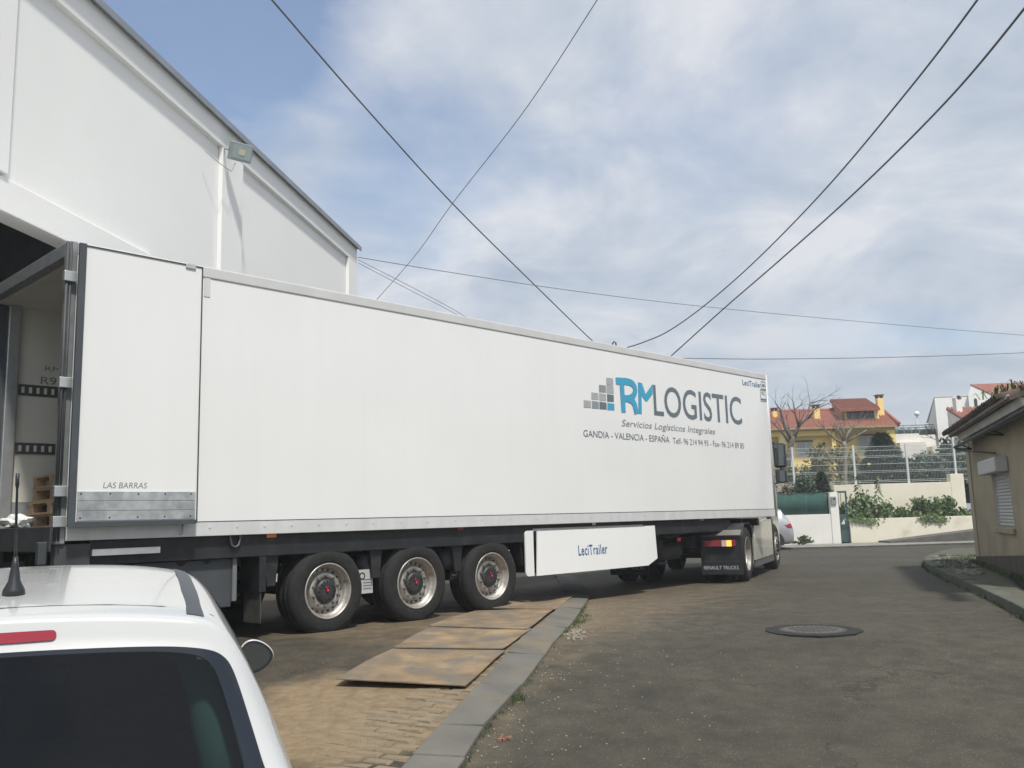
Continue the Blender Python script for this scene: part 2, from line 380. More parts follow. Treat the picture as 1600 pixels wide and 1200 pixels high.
sandP = [(p.x, p.y) for p in (G(380, 1200), G(405, 1128), G(430, 1090), G(525, 1066), G(740, 1074), G(800, 1030), G(860, 965), G(905, 930), G(930, 925), G(880, 985), G(800, 1075), G(720, 1130), G(670, 1165), G(600, 1178), G(500, 1205))]
dustP = [(p.x, p.y) for p in (G(560, 1010), G(470, 1000), G(380, 990), G(600, 950), G(760, 930), G(900, 905), G(905, 940), G(800, 1030))]
dust2 = [(p.x, p.y) for p in (G(890, 985), G(950, 915), G(1120, 915), G(1180, 905), G(1060, 945), G(960, 975))]
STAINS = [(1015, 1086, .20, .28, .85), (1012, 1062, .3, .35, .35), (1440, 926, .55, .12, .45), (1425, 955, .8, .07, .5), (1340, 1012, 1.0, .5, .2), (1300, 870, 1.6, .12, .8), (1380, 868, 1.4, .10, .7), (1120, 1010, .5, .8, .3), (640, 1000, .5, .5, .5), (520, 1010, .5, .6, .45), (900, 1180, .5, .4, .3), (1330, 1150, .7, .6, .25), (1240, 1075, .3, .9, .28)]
def grid(name, xs, ys, mask, zoff, mat, sandf, amp=.006):
    X, Y = np.meshgrid(xs, ys); Z = zgn(Y) + zoff + amp * (np.sin(X * 2.1 + 1.3 * np.sin(Y * .9)) + np.sin(Y * 1.7 + X))
    nx, ny = len(xs), len(ys); V = np.stack([X, Y, Z], -1).reshape(-1, 3)
    i = np.arange((nx - 1) * (ny - 1)); r, c = i // (nx - 1), i % (nx - 1); q = np.stack([r * nx + c, r * nx + c + 1, (r + 1) * nx + c + 1, (r + 1) * nx + c], 1)
    if mask is not None:
        cxs = (xs[:-1] + xs[1:]) / 2; cys = (ys[:-1] + ys[1:]) / 2; CX, CY = np.meshgrid(cxs, cys); q = q[mask(CX, CY).reshape(-1)]
    me = bpy.data.meshes.new(name); me.from_pydata(V.tolist(), [], q.tolist()); me.materials.append(mat)
    a = me.attributes.new('sand', 'FLOAT', 'POINT'); a.data.foreach_set('value', np.clip(sandf(X, Y), 0, 1).reshape(-1).astype(np.float32))
    S = np.zeros(X.shape)
    for px, py, rx, ry, am in STAINS:
        p = G(px, py); S = np.maximum(S, am * np.exp(-((X - p.x) / rx) ** 2 - ((Y - p.y) / ry) ** 2))
    a = me.attributes.new('stain', 'FLOAT', 'POINT'); a.data.foreach_set('value', np.clip(S, 0, 1).reshape(-1).astype(np.float32))
    me.polygons.foreach_set('use_smooth', [True] * len(me.polygons)); me.update()
    return link(name, me, None, kind='structure')
def kxn(K, Y): return np.interp(Y, [q[1] for q in K], [q[0] for q in K])
def sand_road(X, Y):
    d = np.abs(X - kxn(KR, Y)); s = (.30 * np.exp(-d / .5) + .10 * np.exp(-d / 3.0)) * (Y < 24)
    e = segdist(X, Y, dust2); ins = inpoly_np(X, Y, dust2)
    return s + .34 * np.where(ins, 1, np.exp(-e / 1.2)) + .12 * np.exp(-((X - 4) / 3) ** 2 - ((Y - 12) / 4) ** 2)
def sand_fore(X, Y):
    ins = inpoly_np(X, Y, sandP); e = segdist(X, Y, sandP); s = np.where(ins, .62 + .38 * np.clip(e / .35, 0, 1), .8 * np.exp(-e / .22))
    ins2 = inpoly_np(X, Y, dustP); e2 = segdist(X, Y, dustP)
    return np.maximum(s, np.where(ins2, .42, .36 * np.exp(-e2 / .6))) + .08
fore_mask = lambda X, Y: (X < (kxn(KR, Y) * .25 + kxn(KL, Y) * .75)) & (Y < 24)
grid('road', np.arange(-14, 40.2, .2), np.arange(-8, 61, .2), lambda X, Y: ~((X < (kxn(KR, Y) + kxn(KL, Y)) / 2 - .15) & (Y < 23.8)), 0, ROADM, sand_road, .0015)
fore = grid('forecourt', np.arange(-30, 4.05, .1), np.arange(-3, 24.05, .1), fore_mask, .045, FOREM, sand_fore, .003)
# kerb slabs, each a piece of its own
kerb = bpy.data.objects.new('kerb', None); COL.objects.link(kerb); kerb['kind'] = 'structure'
y = 4.6; k = 0
while y < 21.5:
    L_ = random.choice((.62, .7, .95, 1.0)); y2 = y + L_ - .022; jl, jr = random.uniform(-.006, .006), random.uniform(-.008, .008)
    sk = -.10
    def pt(K, yy, z): return (kx(K, yy), yy, zg(yy) + z)
    A = [pt(KL, y + sk, .088 + jl), pt(KR, y, .034 + jr), pt(KR, y2, .034 + jr), pt(KL, y2 + sk, .088 + jl)]
    jx = random.uniform(-.012, .012); A = [Vector(p) + Vector((jx + random.uniform(-.008, .008), random.uniform(-.012, .006), random.uniform(-.004, .004))) for p in A]
    MB().prism([p - Vector((0, 0, .16)) for p in A], (0, 0, .16)).build('kerb_slab', CONC, kerb, bevel=.008); y += L_
# paving blocks between the kerb and the sand
bmeshes = []
for i in range(10):
    bw, bl = .205 + random.uniform(-.02, .01), .098 + random.uniform(-.01, .004)
    b = MB(); jt = lambda: random.uniform(-.006, .006); C8 = [(sx * bw / 2 * q + jt(), sy * bl / 2 * (q if q == 1 else .82) + jt(), z) for q, z in ((1, -.035), (1, .020), (.90, .035)) for sx, sy in ((-1, -1), (1, -1), (1, 1), (-1, 1))]
    b.add(C8, [(8, 9, 10, 11)] + [(4 * l + k, 4 * l + (k + 1) % 4, 4 * l + 4 + (k + 1) % 4, 4 * l + 4 + k) for l in (0, 1) for k in range(4)]); bmeshes.append(b.mesh('cobble', COBB))
cnt = 0; yy = 5.0
while yy < 9.2 and cnt < 230:
    row = int((yy - 5) / .107); nb = 4 if yy < 6.2 else (3 if yy < 7.0 else 2)
    for j in range(nb):
        xo = -.115 - j * .218 - (row % 2) * .10 + random.uniform(-.006, .006)
        o = link('cobble', random.choice(bmeshes), fore); yk = yy + xo * -.46
        o.location = (kx(KL, yk) + xo, yk, zg(yk) + .045 - .035 + .006 + random.uniform(-.002, .0015) - (0, .0015, .005, .007)[j])
        o.rotation_euler = (random.uniform(-.02, .02), random.uniform(-.02, .02), R(-25) + random.uniform(-.03, .03)); cnt += 1
    yy += .107
# steel plates lying over the verge
def plate(label, px, lift):
    P = [G(*q, .045) for q in px]; P = [p + Vector((0, 0, l)) for p, l in zip(P, lift)]
    # slightly buckled sheet with thickness
    V = []; Fc = []; n = 9
    for i in range(n):
        for j in range(n):
            a, b = i / (n - 1), j / (n - 1); p = P[0] * (1 - a) * (1 - b) + P[1] * a * (1 - b) + P[2] * a * b + P[3] * (1 - a) * b
            V.append(p + Vector((0, 0, .012 * math.sin(a * 5 + b * 3) * math.sin(math.pi * b) + .012)))
    m = len(V); V += [v - Vector((0, 0, .009)) for v in V]
    for i in range(n - 1):
        for j in range(n - 1):
            q = (i * n + j, (i + 1) * n + j, (i + 1) * n + j + 1, i * n + j + 1); Fc += [q, tuple(x + m for x in q[::-1])]
    for i in range(n - 1):
        for a, b in ((i, i + 1), (n * (n - 1) + i + 1, n * (n - 1) + i), ((i + 1) * n, i * n), (i * n + n - 1, (i + 1) * n + n - 1)): Fc.append((a, b, b + m, a + m))
    MB().add(V, Fc).build('steel_plate', PLATE, label=label, category='steel plate', group='steel plates laid along the kerb')
plate('large nearest sandy steel plate with a lifted front edge beside the kerb', [(525, 1073), (727, 1079), (790, 1022), (612, 1019)], (.055, .03, .025, .02))
plate('middle sandy steel plate lying between the nearest plate and the trailer wheels', [(616, 1019), (785, 1021), (832, 987), (672, 984)], (.035, .035, .022, .02))
plate('third steel plate from the front just beside the rear trailer tyres', [(668, 984), (824, 989), (868, 954), (742, 958)], (.033, .033, .022, .02))
plate('farthest steel plate in the trailer shadow behind the front trailer wheel', [(770, 955), (868, 957), (897, 934), (818, 934)], (.033, .033, .025, .02))
# manhole
mc = G(1270, 985)
mh = thing('manhole_cover', 'round iron manhole cover in a dark tarred ring on the road', 'manhole', mc)
def ell(r, n=40, z=0, j=0): return [(r * math.cos(2 * math.pi * k / n) * (1 + random.uniform(-j, j)), r * math.sin(2 * math.pi * k / n) * (1 + random.uniform(-j, j)), z) for k in range(n)]
MB().prism(ell(.49, 40, -.03, .035), (0, 0, .037)).build('tar_collar', PATCH, mh)
MB().prism(ell(.345, 40, -.03), (0, 0, .040)).build('frame_ring', IRON, mh, bevel=.004)
MB().prism(ell(.305, 40, -.03), (0, 0, .043)).build('lid', M('worn_lid', (.085, .082, .072), .65, .1, var=.2, vs=9, bump=.3, bs=50), mh, bevel=.004)
b = MB()
for i in range(-5, 6):
    for j in range(-5, 6):
        if i * i + j * j < 26: b.box((i * .05, j * .05, .0135), (.03, .012, .005), Matrix.Rotation(R(45 if (i + j) % 2 else -45), 3, 'Z'))
b.build('tread_pattern', IRON, mh, kind='stuff')
# grit and weeds along the kerb
b = MB()
for _ in range(520):
    yy = random.uniform(5, 14); off = random.expovariate(2.2) + .01
    if yy > 9.0 and random.random() < .5: continue
    x = kx(KR, yy) + off; s = random.uniform(.002, .0062); p = Vector((x, yy, zg(yy) + .004))
    b.box(p, (s * 2, s * 1.4, s), Matrix.Rotation(random.uniform(0, 3), 3, 'Z'))
for _ in range(60):
    p = G(900 + random.gauss(0, 9), 993 + random.gauss(0, 5)); s = random.uniform(.008, .02); b.box(p + Vector((0, 0, .01)), (s * 2, s, s), Matrix.Rotation(random.uniform(0, 3), 3, 'Z'))
b.build('grit', STRAW, kind='stuff')
b = MB()
for _ in range(9):
    p = G(785 + random.gauss(0, 6), 1154 + random.gauss(0, 3)); s = random.uniform(.008, .02); b.box(p + Vector((0, 0, .008)), (s * 2, s * 1.5, s), Matrix.Rotation(random.uniform(0, 3), 3, 'Z'))
b.build('brick_crumbs', BRICKC, kind='stuff')
def blades(b, p, n, h, spread):
    for _ in range(n):
        a = random.uniform(0, 6.28); r = random.random() ** .5 * spread; q = p + Vector((math.cos(a) * r, math.sin(a) * r, 0)); t = random.uniform(0, 6.28); w = Vector((math.cos(t), math.sin(t), 0)) * h * .09
        tip = q + Vector((random.uniform(-.5, .5), random.uniform(-.5, .5), 1)) * h * random.uniform(.5, 1.1); b.add([q - w, q + w, tip], [(0, 1, 2)])
b = MB()
for _ in range(150):
    yy = random.choice((random.uniform(5, 8), random.uniform(5, 14), random.uniform(10, 13))); blades(b, Vector((kx(KR, yy) + random.uniform(0, .03), yy, zg(yy))), 9, .035, .03)
for px, py in ((905, 972), (900, 978), (912, 965), (808, 1092)):
    for _ in range(8): blades(b, G(px + random.gauss(0, 4), py + random.gauss(0, 3)), 12, .045, .06)
b.build('weeds', WEED, kind='stuff', fix=False)

# ------------------------------------------------------------------ warehouse on the left
WA = R(8.0); wd = Vector((math.sin(WA), math.cos(WA), 0)); wn = Vector((math.cos(WA), -math.sin(WA), 0)); WP = Vector((-7.4, 0, 0))
wm = Matrix(((wd.x, -wn.x, 0, WP.x), (wd.y, -wn.y, 0, WP.y), (0, 0, 1, 0), (0, 0, 0, 1)))   # local: x along facade (away), y into the building
wh = thing('warehouse', 'tall white rendered warehouse with raised frame bands and an open loading doorway', 'warehouse'); wh.matrix_world = wm
def WL(px, py, off=0.0):
    p = onplane(px, py, WP + wn * off, wn); q = p - WP; return q.dot(wd), p.z
xE = WL(558, 400)[0]; xC0, xC1 = WL(347, 300)[0], WL(380, 300)[0]; xL = WL(18, 200)[0]; xI = WL(545, 420)[0]
ZT = 8.62; ZB = 8.18; DZ = 5.04; D0, D1 = 3.5, 13.2
print('warehouse', xE, xC0, xC1, xL, xI)
b = MB(); T = .25                       # wall panels (recessed .12)
b.bb((-6, .09, -.5), (D0, .09 + T, ZB)); b.bb((D0, .09, DZ), (D1, .09 + T, ZB)); b.bb((D1, .09, -.5), (xE - .03, .09 + T, ZB))
b.build('wall', STUCCO, wh)
b = MB(); b.bb((xE - .28, .12 + T + .002, -.5), (xE, 22, ZT - .04)); b.bb((-6, 21.7, -.5), (xE - .29, 22, ZT - .3)); b.bb((-6.3, .02, -.5), (-6.002, 22, ZT - .05)); b.build('side_wall', STUCCO, wh)
b = MB(); b.bb((-6, 0, ZB), (xE, .3, ZT)); b.build('parapet_beam', STUCCO, wh, bevel=.015)
def pil(x0, x1, z0=-.5, z1=ZB - .002): return MB().bb((x0, .0, z0), (x1, .088, z1)).build('pilaster', STUCCO, wh, bevel=.012)
pil(xC0, xC1); pil(xI, xE); pil(xL - 1.1, xL, DZ + .45); pil(-1, -.1)
MB().bb((-.08, .03, DZ - .002), (D1 + .5, .087, DZ + .42)).build('lintel_beam', STUCCO, wh, bevel=.012)
b = MB(); b.bb((-6.1, -.09, ZT + .002), (xE + .08, 21.9, ZT + .06)); b.bb((-6.1, -.10, ZT - .05), (xE + .09, -.07, ZT + .061)); b.build('roof', FLASH, wh)
b = MB(); b.bb((-5.9, .4, -.3), (xE - .4, 21.6, -.28 + .25)); b.build('floor', M('concrete_floor', (.16, .16, .155), .8, var=.2), wh)
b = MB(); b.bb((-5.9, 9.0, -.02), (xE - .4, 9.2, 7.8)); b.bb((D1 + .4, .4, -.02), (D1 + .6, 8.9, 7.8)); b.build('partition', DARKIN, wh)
b = MB()
for q in np.arange(-4, 13, 2.5): b.bb((q, .5, 5.6), (q + .14, 8.9, 5.95))
b.build('ceiling_beam', FLASH, wh, kind='stuff')
# door jamb lining
MB().bb((D1 - .06, .371, 0), (D1 + .0, .6, DZ)).build('door_jamb', FLASH, wh)
# floodlight on the second pilaster
xf, zf = WL(376, 238, .30)
fl = thing('floodlight', 'small grey floodlight fixed high on the warehouse pilaster under the roof edge', 'floodlight'); fl.parent = None
fp = WP + wd * xf + wn * .30 + Vector((0, 0, zf))
aim = (Vector((.55, -.62, -.30))).normalized(); zx = Vector((0, 0, 1)); rx = aim.cross(zx).normalized(); ux = rx.cross(aim)
fm = Matrix.Translation(fp) @ Matrix((( rx.x, aim.x, ux.x, 0), (rx.y, aim.y, ux.y, 0), (rx.z, aim.z, ux.z, 0), (0, 0, 0, 1)))
fl.matrix_world = fm
MB().bb((-.21, -.07, -.165), (.21, .05, .165)).build('housing', LAMPB, fl, bevel=.015)
b = MB()
for q in np.linspace(-.17, .17, 7): b.bb((q - .008, -.13, -.13), (q + .008, -.069, .13))
b.build('cooling_fin', LAMPB, fl, kind='stuff')
MB().bb((-.175, .051, -.125), (.175, .058, .125)).build('glass', M('flood_glass', (.35, .42, .42), .1, var=.05), fl)
b = MB(); b.bb((-.06, .06, -.05), (.06, .064, .05)); b.build('led_panel', M('led', (.6, .58, .4), .3), fl)
for q in (-1, 1): MB().tube([(q * .235, 0, 0), (q * .235, -.10, 0), (q * .22, -.28, 0)], .014, 6).build('bracket', LAMPB, fl)
fi = fm.inverted(); cw = [fp + wn * -.1 + Vector((0, 0, -.2)), fp - wn * .10 - wd * .15 + Vector((0, 0, -.42)), fp - wn * .16 - wd * .5 + Vector((0, 0, -.40)), fp - wn * .28 - wd * .85 + Vector((0, 0, -.28))]
MB().tube([fi @ q for q in cw], .007, 5).build('cord', LAMPB, fl)
p = WP + wd * (xC0 + .15) + wn * .04
cp_ = []
# faint cable clipped down the panel
xk = WL(383, 320)[0]
MB().tube([WP + wd * xk - wn * .08 + Vector((0, 0, z)) for z in (7.6, 6.5, 5.0, 3.5)], .006, 5).build('wall_cable', STUCCO, label='thin white cable running down the warehouse wall below the floodlight', category='cable')

# ------------------------------------------------------------------ semi trailer
TA = R(46.025); TX = Vector((math.cos(TA), math.sin(TA), 0)); TN = Vector((-math.sin(TA), math.cos(TA), 0)); T0 = Vector((-4.177, 8.32, 0))
def TL(px, py, y=0.0):
    p = onplane(px, py, T0 + TN * y, TN); return (p - T0).dot(TX), p.z
LEN, WID, ZBOT, ZTOP = 13.4, 2.58, 1.163, 4.0
tr = thing('semi_trailer', 'long white refrigerated semi-trailer reversed up to the warehouse with its rear door folded open', 'trailer', T0, TA)
t_ = .07
ZF = 1.30
MB().bb((.06, 0, ZBOT + .152), (LEN, t_, ZTOP - .122)).build('side_panel', WHITE, tr)
MB().bb((.06, WID - t_, ZBOT + .152), (LEN, WID, ZTOP - .122)).build('side_panel', WHITE, tr)
MB().bb((LEN - t_, t_ + .001, ZBOT + .152), (LEN - .002, WID - t_ - .001, ZTOP - .122)).build('front_panel', WHITE, tr)
MB().bb((.06, .003, ZTOP - .12), (LEN + .004, WID - .003, ZTOP - .05)).build('roof', WHITE, tr)
b = MB(); b.bb((.06, -.012, ZTOP - .122), (LEN + .012, .08, ZTOP)); b.build('top_rail', TOPR, tr, bevel=.012)
b = MB(); b.bb((.06, WID - .08, ZTOP - .121), (LEN + .012, WID + .012, ZTOP)); b.build('top_rail', ALU, tr, bevel=.012)
b = MB(); b.bb((.06, -.010, ZBOT), (LEN, .10, ZBOT + .15)); b.build('bottom_rail', RAIL, tr, bevel=.006)
b = MB(); b.bb((.06, WID - .10, ZBOT), (LEN, WID + .010, ZBOT + .15)); b.build('bottom_rail', RAIL, tr, bevel=.006)
b = MB(); b.tube([(LEN - .02, .01, ZBOT), (LEN - .02, .01, ZTOP - .02)], .035, 10); b.build('corner_post', RAIL, tr)
MB().bb((.07, t_ + .003, ZF - .14), (LEN - .1, WID - t_ - .003, ZF)).build('floor', M('trailer_floor', (.13, .135, .14), .6, .3, var=.25), tr)
# inner lining, kick plate and load rails
MB().bb((.07, WID - t_ - .012, ZF + .002), (LEN - .1, WID - t_ - .001, ZTOP - .13)).build('inner_lining', CREAM, tr)
MB().bb((.07, t_ + .001, ZF + .002), (LEN - .1, t_ + .012, ZTOP - .13)).build('inner_lining', CREAM, tr)
MB().bb((.075, t_ + .014, ZTOP - .135), (LEN - .1, WID - t_ - .014, ZTOP - .125)).build('ceiling_lining', CREAM, tr)
MB().bb((.075, WID - t_ - .018, ZF + .003), (LEN - .1, WID - t_ - .0135, ZF + .30)).build('kick_plate', ALU2, tr)
for z in (TL(52, 612, WID)[1], TL(48, 702, WID)[1]):
    r_ = MB().bb((.36, WID - t_ - .026, z - .065), (LEN - .2, WID - t_ - .0135, z + .065)).build('load_rail', M('load_rail', (.10, .105, .105), .6, .3, var=.2), tr)
    b = MB()
    for x in np.arange(.39, 6, .082): b.bb((x, WID - t_ - .0285, z - .035), (x + .034, WID - t_ - .0265, z + .035))
    b.build('rail_slot', CREAM, r_, kind='stuff')
MB().bb((.20, WID - t_ - .10, ZBOT), (.33, WID - t_ - .013, ZTOP - .14)).build('inner_post', ALU, tr, bevel=.01); MB().bb((.06, WID - t_ - .06, ZF), (.199, WID - t_ - .0135, ZTOP - .14)).build('dark_panel', GASK, tr)  # second box: dark panel added to make the dark strip beyond the inner post
u0, z0 = TL(72, 601, WID - t_); text('handwriting', 'R95', INK, tr, lambda x, z: Vector((x, WID - t_ - .014, z)), .60, z0, .26, .09)
text('handwriting', 'RM', INK, tr, lambda x, z: Vector((x, WID - t_ - .014, z)), .64, z0 + .16, .18, .06)
# rear frame
FRM = M('rear_frame_steel', (.30, .32, .33), .45, .55, var=.15, vs=8)
MB().bb((-.03, -.004, ZBOT - .03), (.058, .10, ZTOP + .005)).build('rear_post', FRM, tr, bevel=.01)
MB().bb((-.03, WID - .10, ZBOT - .03), (.058, WID + .004, ZTOP + .005)).build('rear_post', FRM, tr, bevel=.01)
MB().bb((-.028, .101, ZTOP - .14), (.058, WID - .101, ZTOP + .004)).build('rear_header', FRM, tr, bevel=.01)
MB().bb((-.04, .101, ZBOT - .10), (.056, WID - .101, ZF)).build('rear_sill', DGREY, tr, bevel=.008)
for x_, rr in ((-.045, .016), (-.012, .011)): MB().tube([(x_, -.035, ZBOT - .0), (x_, -.035, ZTOP - .02)], rr, 8).build('lock_rod', DGREY, tr)
for py in (433, 599, 768, 815): 
    z = TL(104, py)[1]; MB().bb((-.075, -.065, z - .05), (.04, -.006, z + .05)).build('hinge', ALU, tr, bevel=.006)
# rear door folded back 270 degrees along the side
def door(ys, par):
    xA = TL(122, 600, -.10)[0]; xB = TL(311, 600, -.10)[0]; zA = TL(210, 816, -.10)[1]; zB = TL(210, 399, -.10)[1] - .0
    y0, y1 = (-.115, -.035) if ys == 0 else (WID + .035, WID + .115); yo = y0 - .006 if ys == 0 else y1 + .006; s = -1 if ys == 0 else 1
    d = MB().bb((xA, y0, zA), (xB, y1, zB)).build('rear_door', WHITE, par, bevel=.006, label='white rear door folded open flat against the trailer side')
    g = MB()
    def strip(x0, x1, q0, q1, th=.014): g.bb((x0, (y0 if ys == 0 else y1) - (th if ys == 0 else -th), q0), (x1, (y0 if ys == 0 else y1) + (.003 if ys == 0 else -.003), q1))
    strip(xA - .052, xA + .012, zA - .03, zB + .012, .03); strip(xB - .006, xB + .006, zA - .02, zB + .006, .008); strip(xA + .013, xB - .007, zB - .004, zB + .008, .008); strip(xA + .013, xB - .015, zA - .03, zA + .014, .02)
    g.build('door_gasket', GASK, d)
    zk = TL(200, 767, -.12)[1]; k = MB(); n = 3
    yk = y0 if ys == 0 else y1
    for i in range(n):
        a = zA + .022 + i * (zk - zA - .022) / n; k.bb((xA + .03, yk + s * .001, a), (xB - .02, yk + s * .010, a + (zk - zA - .022) / n - .006))
    kp = k.build('kick_plate', ALU2, d, bevel=.002)
    rv = MB()
    for i in range(5):
        for j in (.10, .9):
            q = (xA + .06 + i * (xB - xA - .13) / 4, yk + s * .011, zA + .022 + j * (zk - zA - .022)); rv.box(q, (.014, .006, .014))
    rv.build('rivets', DGREY, d, kind='stuff')
    return d, xA, xB, zA, zB, zk
d, xA, xB, zA, zB, zk = door(0, tr); door(1, tr)
u1, z1 = TL(161, 763, -.118); u2, z2 = TL(230, 756, -.118)
text('handwriting', 'LAS BARRAS', INK, d, lambda x, z: Vector((x, -.1165, z)), u1, zk + .025, u2 - u1, .055, shear=.15)
u, z = TL(299, 416, -.12); MB().bb((u - .06, -.13, z - .03), (u + .05, -.02, z + .025)).build('door_latch', ALU, tr, bevel=.006)
u, z = TL(284, 826, -.03); MB().tube([(u, -.012, z + .09), (u, -.05, z + .09), (u, -.05, z - .05), (u - .03, -.05, z - .05)], .010, 6).build('door_hook', ALU, tr)
b = MB()
for px in range(330, 1200, 42):
    u, z = TL(px, 700); b.box((u, -.0115, ZBOT + .09), (.022, .006, .022))
b.build('rail_rivets', RAIL, tr, kind='stuff')
MB().bb((.10, -.0125, ZBOT + .145), (LEN - .03, .0, ZBOT + .151)).build('rail_seam', DGREY, tr)
u, z = TL(319, 440); MB().bb((u, -.006, z - .16), (u + .07, .0005, z + .1)).build('stop_plate', RAIL, tr)

# lettering on the side
side = lambda x, z: Vector((x, -.004, z))
def sidepx(px, py): u, z = TL(px, py, -.004); return Vector((u, -.004, z))
cpx = lambda x, y: (860 + x / 4.2105, 540 + y / 4.2105)
def strokes(name, mat, lines):
    b = MB(); strokes.n += 1
    for k, (pts, w0, w1) in enumerate(lines):
        P = [sidepx(*cpx(*q)) - Vector((0, .0012 * (k + 1 + 3 * strokes.n), 0)) for q in pts]; V = []; m_ = len(P)
        for i in range(m_):
            d0 = (P[i] - P[i - 1]).normalized() if i else (P[1] - P[0]).normalized(); d1 = (P[i + 1] - P[i]).normalized() if i < m_ - 1 else d0
            dd = (d0 + d1).normalized(); nn_ = Vector((-dd.z, 0, dd.x)); wa = (w0 + (w1 - w0) * i / max(1, m_ - 1)) / max(.6, dd.dot(d0)); V += [P[i] + nn_ * wa, P[i] - nn_ * wa]
        b.add(V, [(2 * i, 2 * i + 1, 2 * i + 3, 2 * i + 2) for i in range(m_ - 1)])
    o = b.build(name, mat, tr, fix=False)
    for q in o.data.polygons:
        if q.normal.y > 0: q.flip()
    return o
strokes.n = 0
def fan(name, mat, polys):
    b = MB()
    for k, pl in enumerate(polys): b.add([sidepx(*cpx(*q)) - Vector((0, .0012 * k, 0)) for q in pl], [tuple(range(len(pl)))])
    return b.build(name, mat, tr, fix=False)
# logo squares
sq = [(368, 210, 413, 258, TLITE), (320, 257, 366, 308, TMID), (370, 258, 416, 315, TLITE), (270, 307, 316, 356, TLITE), (321, 313, 366, 363, TLITE), (373, 319, 417, 370, NAVY2 if False else TGREY),
      (219, 358, 267, 409, TLITE), (273, 363, 319, 415, TMID), (323, 369, 370, 420, TGREY), (375, 377, 421, 426, LBLUE)]
for x0, y0, x1, y1, mm in sq:
    s = (x1 - x0) * .125
    fan('logo_square', mm, [[(x0, y0), (x0 + 1, y1 - s * .3), (x1 + 1, y1), (x1 - 1, y0 + s)]])
def arc(cx, cy, rx, ry, a0, a1, n=12): return [(cx + rx * math.cos(R(a0 + (a1 - a0) * i / n)), cy + ry * math.sin(R(a0 + (a1 - a0) * i / n))) for i in range(n + 1)]
w = .055
strokes('logo_letter', LBLUE, [([(430, 231), (500, 235)] + [(q[0], q[1]) for q in arc(508, 293, 49, 55, -82, 78, 12)] + [(484, 348)], w, w),
                               ([(468, 236), (481, 437)], w, w), ([(512, 348), (542, 364), (555, 392), (566, 446)], w, w * 1.05)])
fan('logo_letter', LBLUE, [[(576, 240), (580, 448), (602, 451), (600, 330)], [(576, 240), (600, 330), (626, 366), (640, 358), (602, 246)], [(626, 366), (640, 362), (672, 318), (672, 252), (618, 330)]])
u0, z0 = TL(*cpx(683, 462)); u1, z1 = TL(*cpx(1262, 520)); _, zt = TL(*cpx(683, 258))
zlo = TL(*cpx(690, 462))[1]; zhi = TL(*cpx(690, 258))[1]; zlo2 = TL(*cpx(1105, 505))[1]; zhi2 = TL(*cpx(1105, 318))[1]
print('LOGISTIC', u0, u1, zlo, zhi, zlo2, zhi2)
text('logo_word', 'LOGISTIC', TGREY, tr, side, u0, (zlo + zlo2) / 2, u1 - u0, (zhi + zhi2) / 2 - (zlo + zlo2) / 2, bold=.007, letters='letter')
u0, zl = TL(*cpx(468, 522)); u1, zl2 = TL(*cpx(1083, 574)); zh = TL(*cpx(480, 478))[1]
text('slogan', 'Servicios Logísticos Integrales', TMID, tr, side, u0, (zl + zl2) / 2 - .06, u1 - u0, (zh - zl) * 1.30, shear=.22, bold=.006, kind='stuff')
u0, zl = TL(*cpx(217, 598)); u1, zl2 = TL(*cpx(783, 640)); zh = TL(*cpx(230, 552))[1]
text('town_line', 'GANDIA - VALENCIA - ESPAÑA', TGREY, tr, side, u0, (zl + zl2) / 2, u1 - u0, (zh - zl) * 1.18, kind='stuff')
u0, zl3 = TL(*cpx(806, 642)); u1, zl4 = TL(*cpx(1273, 672))
text('phone_line', 'Telf- 96 214 94 95 - Fax- 96 214 89 85', TGREY, tr, side, u0, (zl + zl2) / 2 - .01, u1 - u0, (zh - zl) * .95, bold=-.005, kind='stuff')
u0, zl = TL(*cpx(1264, 262)); u1, zl2 = TL(*cpx(1384, 276)); zh = TL(*cpx(1264, 226))[1]
text('maker_name', 'LeciTrailer', NAVY, tr, side, u0, (zl + zl2) / 2, u1 - u0, (zh - zl), bold=.012, space=1.12)
def sticker(x0, y0, x1, y1, word, ln):
    a = sidepx(*cpx(x0, y1)); c = sidepx(*cpx(x1, y0 + (x1 - x0) * .12)); b = MB(); e = .012
    for (p, q, r_, s_) in ((a.x, a.z, c.x, a.z + e), (a.x, c.z - e, c.x, c.z), (a.x, a.z + e, a.x + e, c.z - e), (c.x - e, a.z + e, c.x, c.z - e)): b.quad((p, -.005, q), (r_, -.005, q), (r_, -.005, s_), (p, -.005, s_))
    if ln: b.quad((a.x + .02, -.005, a.z + .03), (c.x - .02, -.005, a.z + .03), (c.x - .02, -.005, a.z + .06), (a.x + .02, -.005, a.z + .06))
    o = b.build('sticker', TGREY, tr, fix=False); text('sticker_text', word, TGREY, o, lambda x, z: Vector((x, -.0055, z)), a.x + (c.x - a.x) * .25, a.z + (c.z - a.z) * (.55 if ln else .35), (c.x - a.x) * .5, (c.z - a.z) * .32)
sticker(1388, 236, 1414, 286, 'I', 0); sticker(1385, 290, 1418, 366, 'RC', 1)
u, z = TL(*cpx(1300, 360)); 

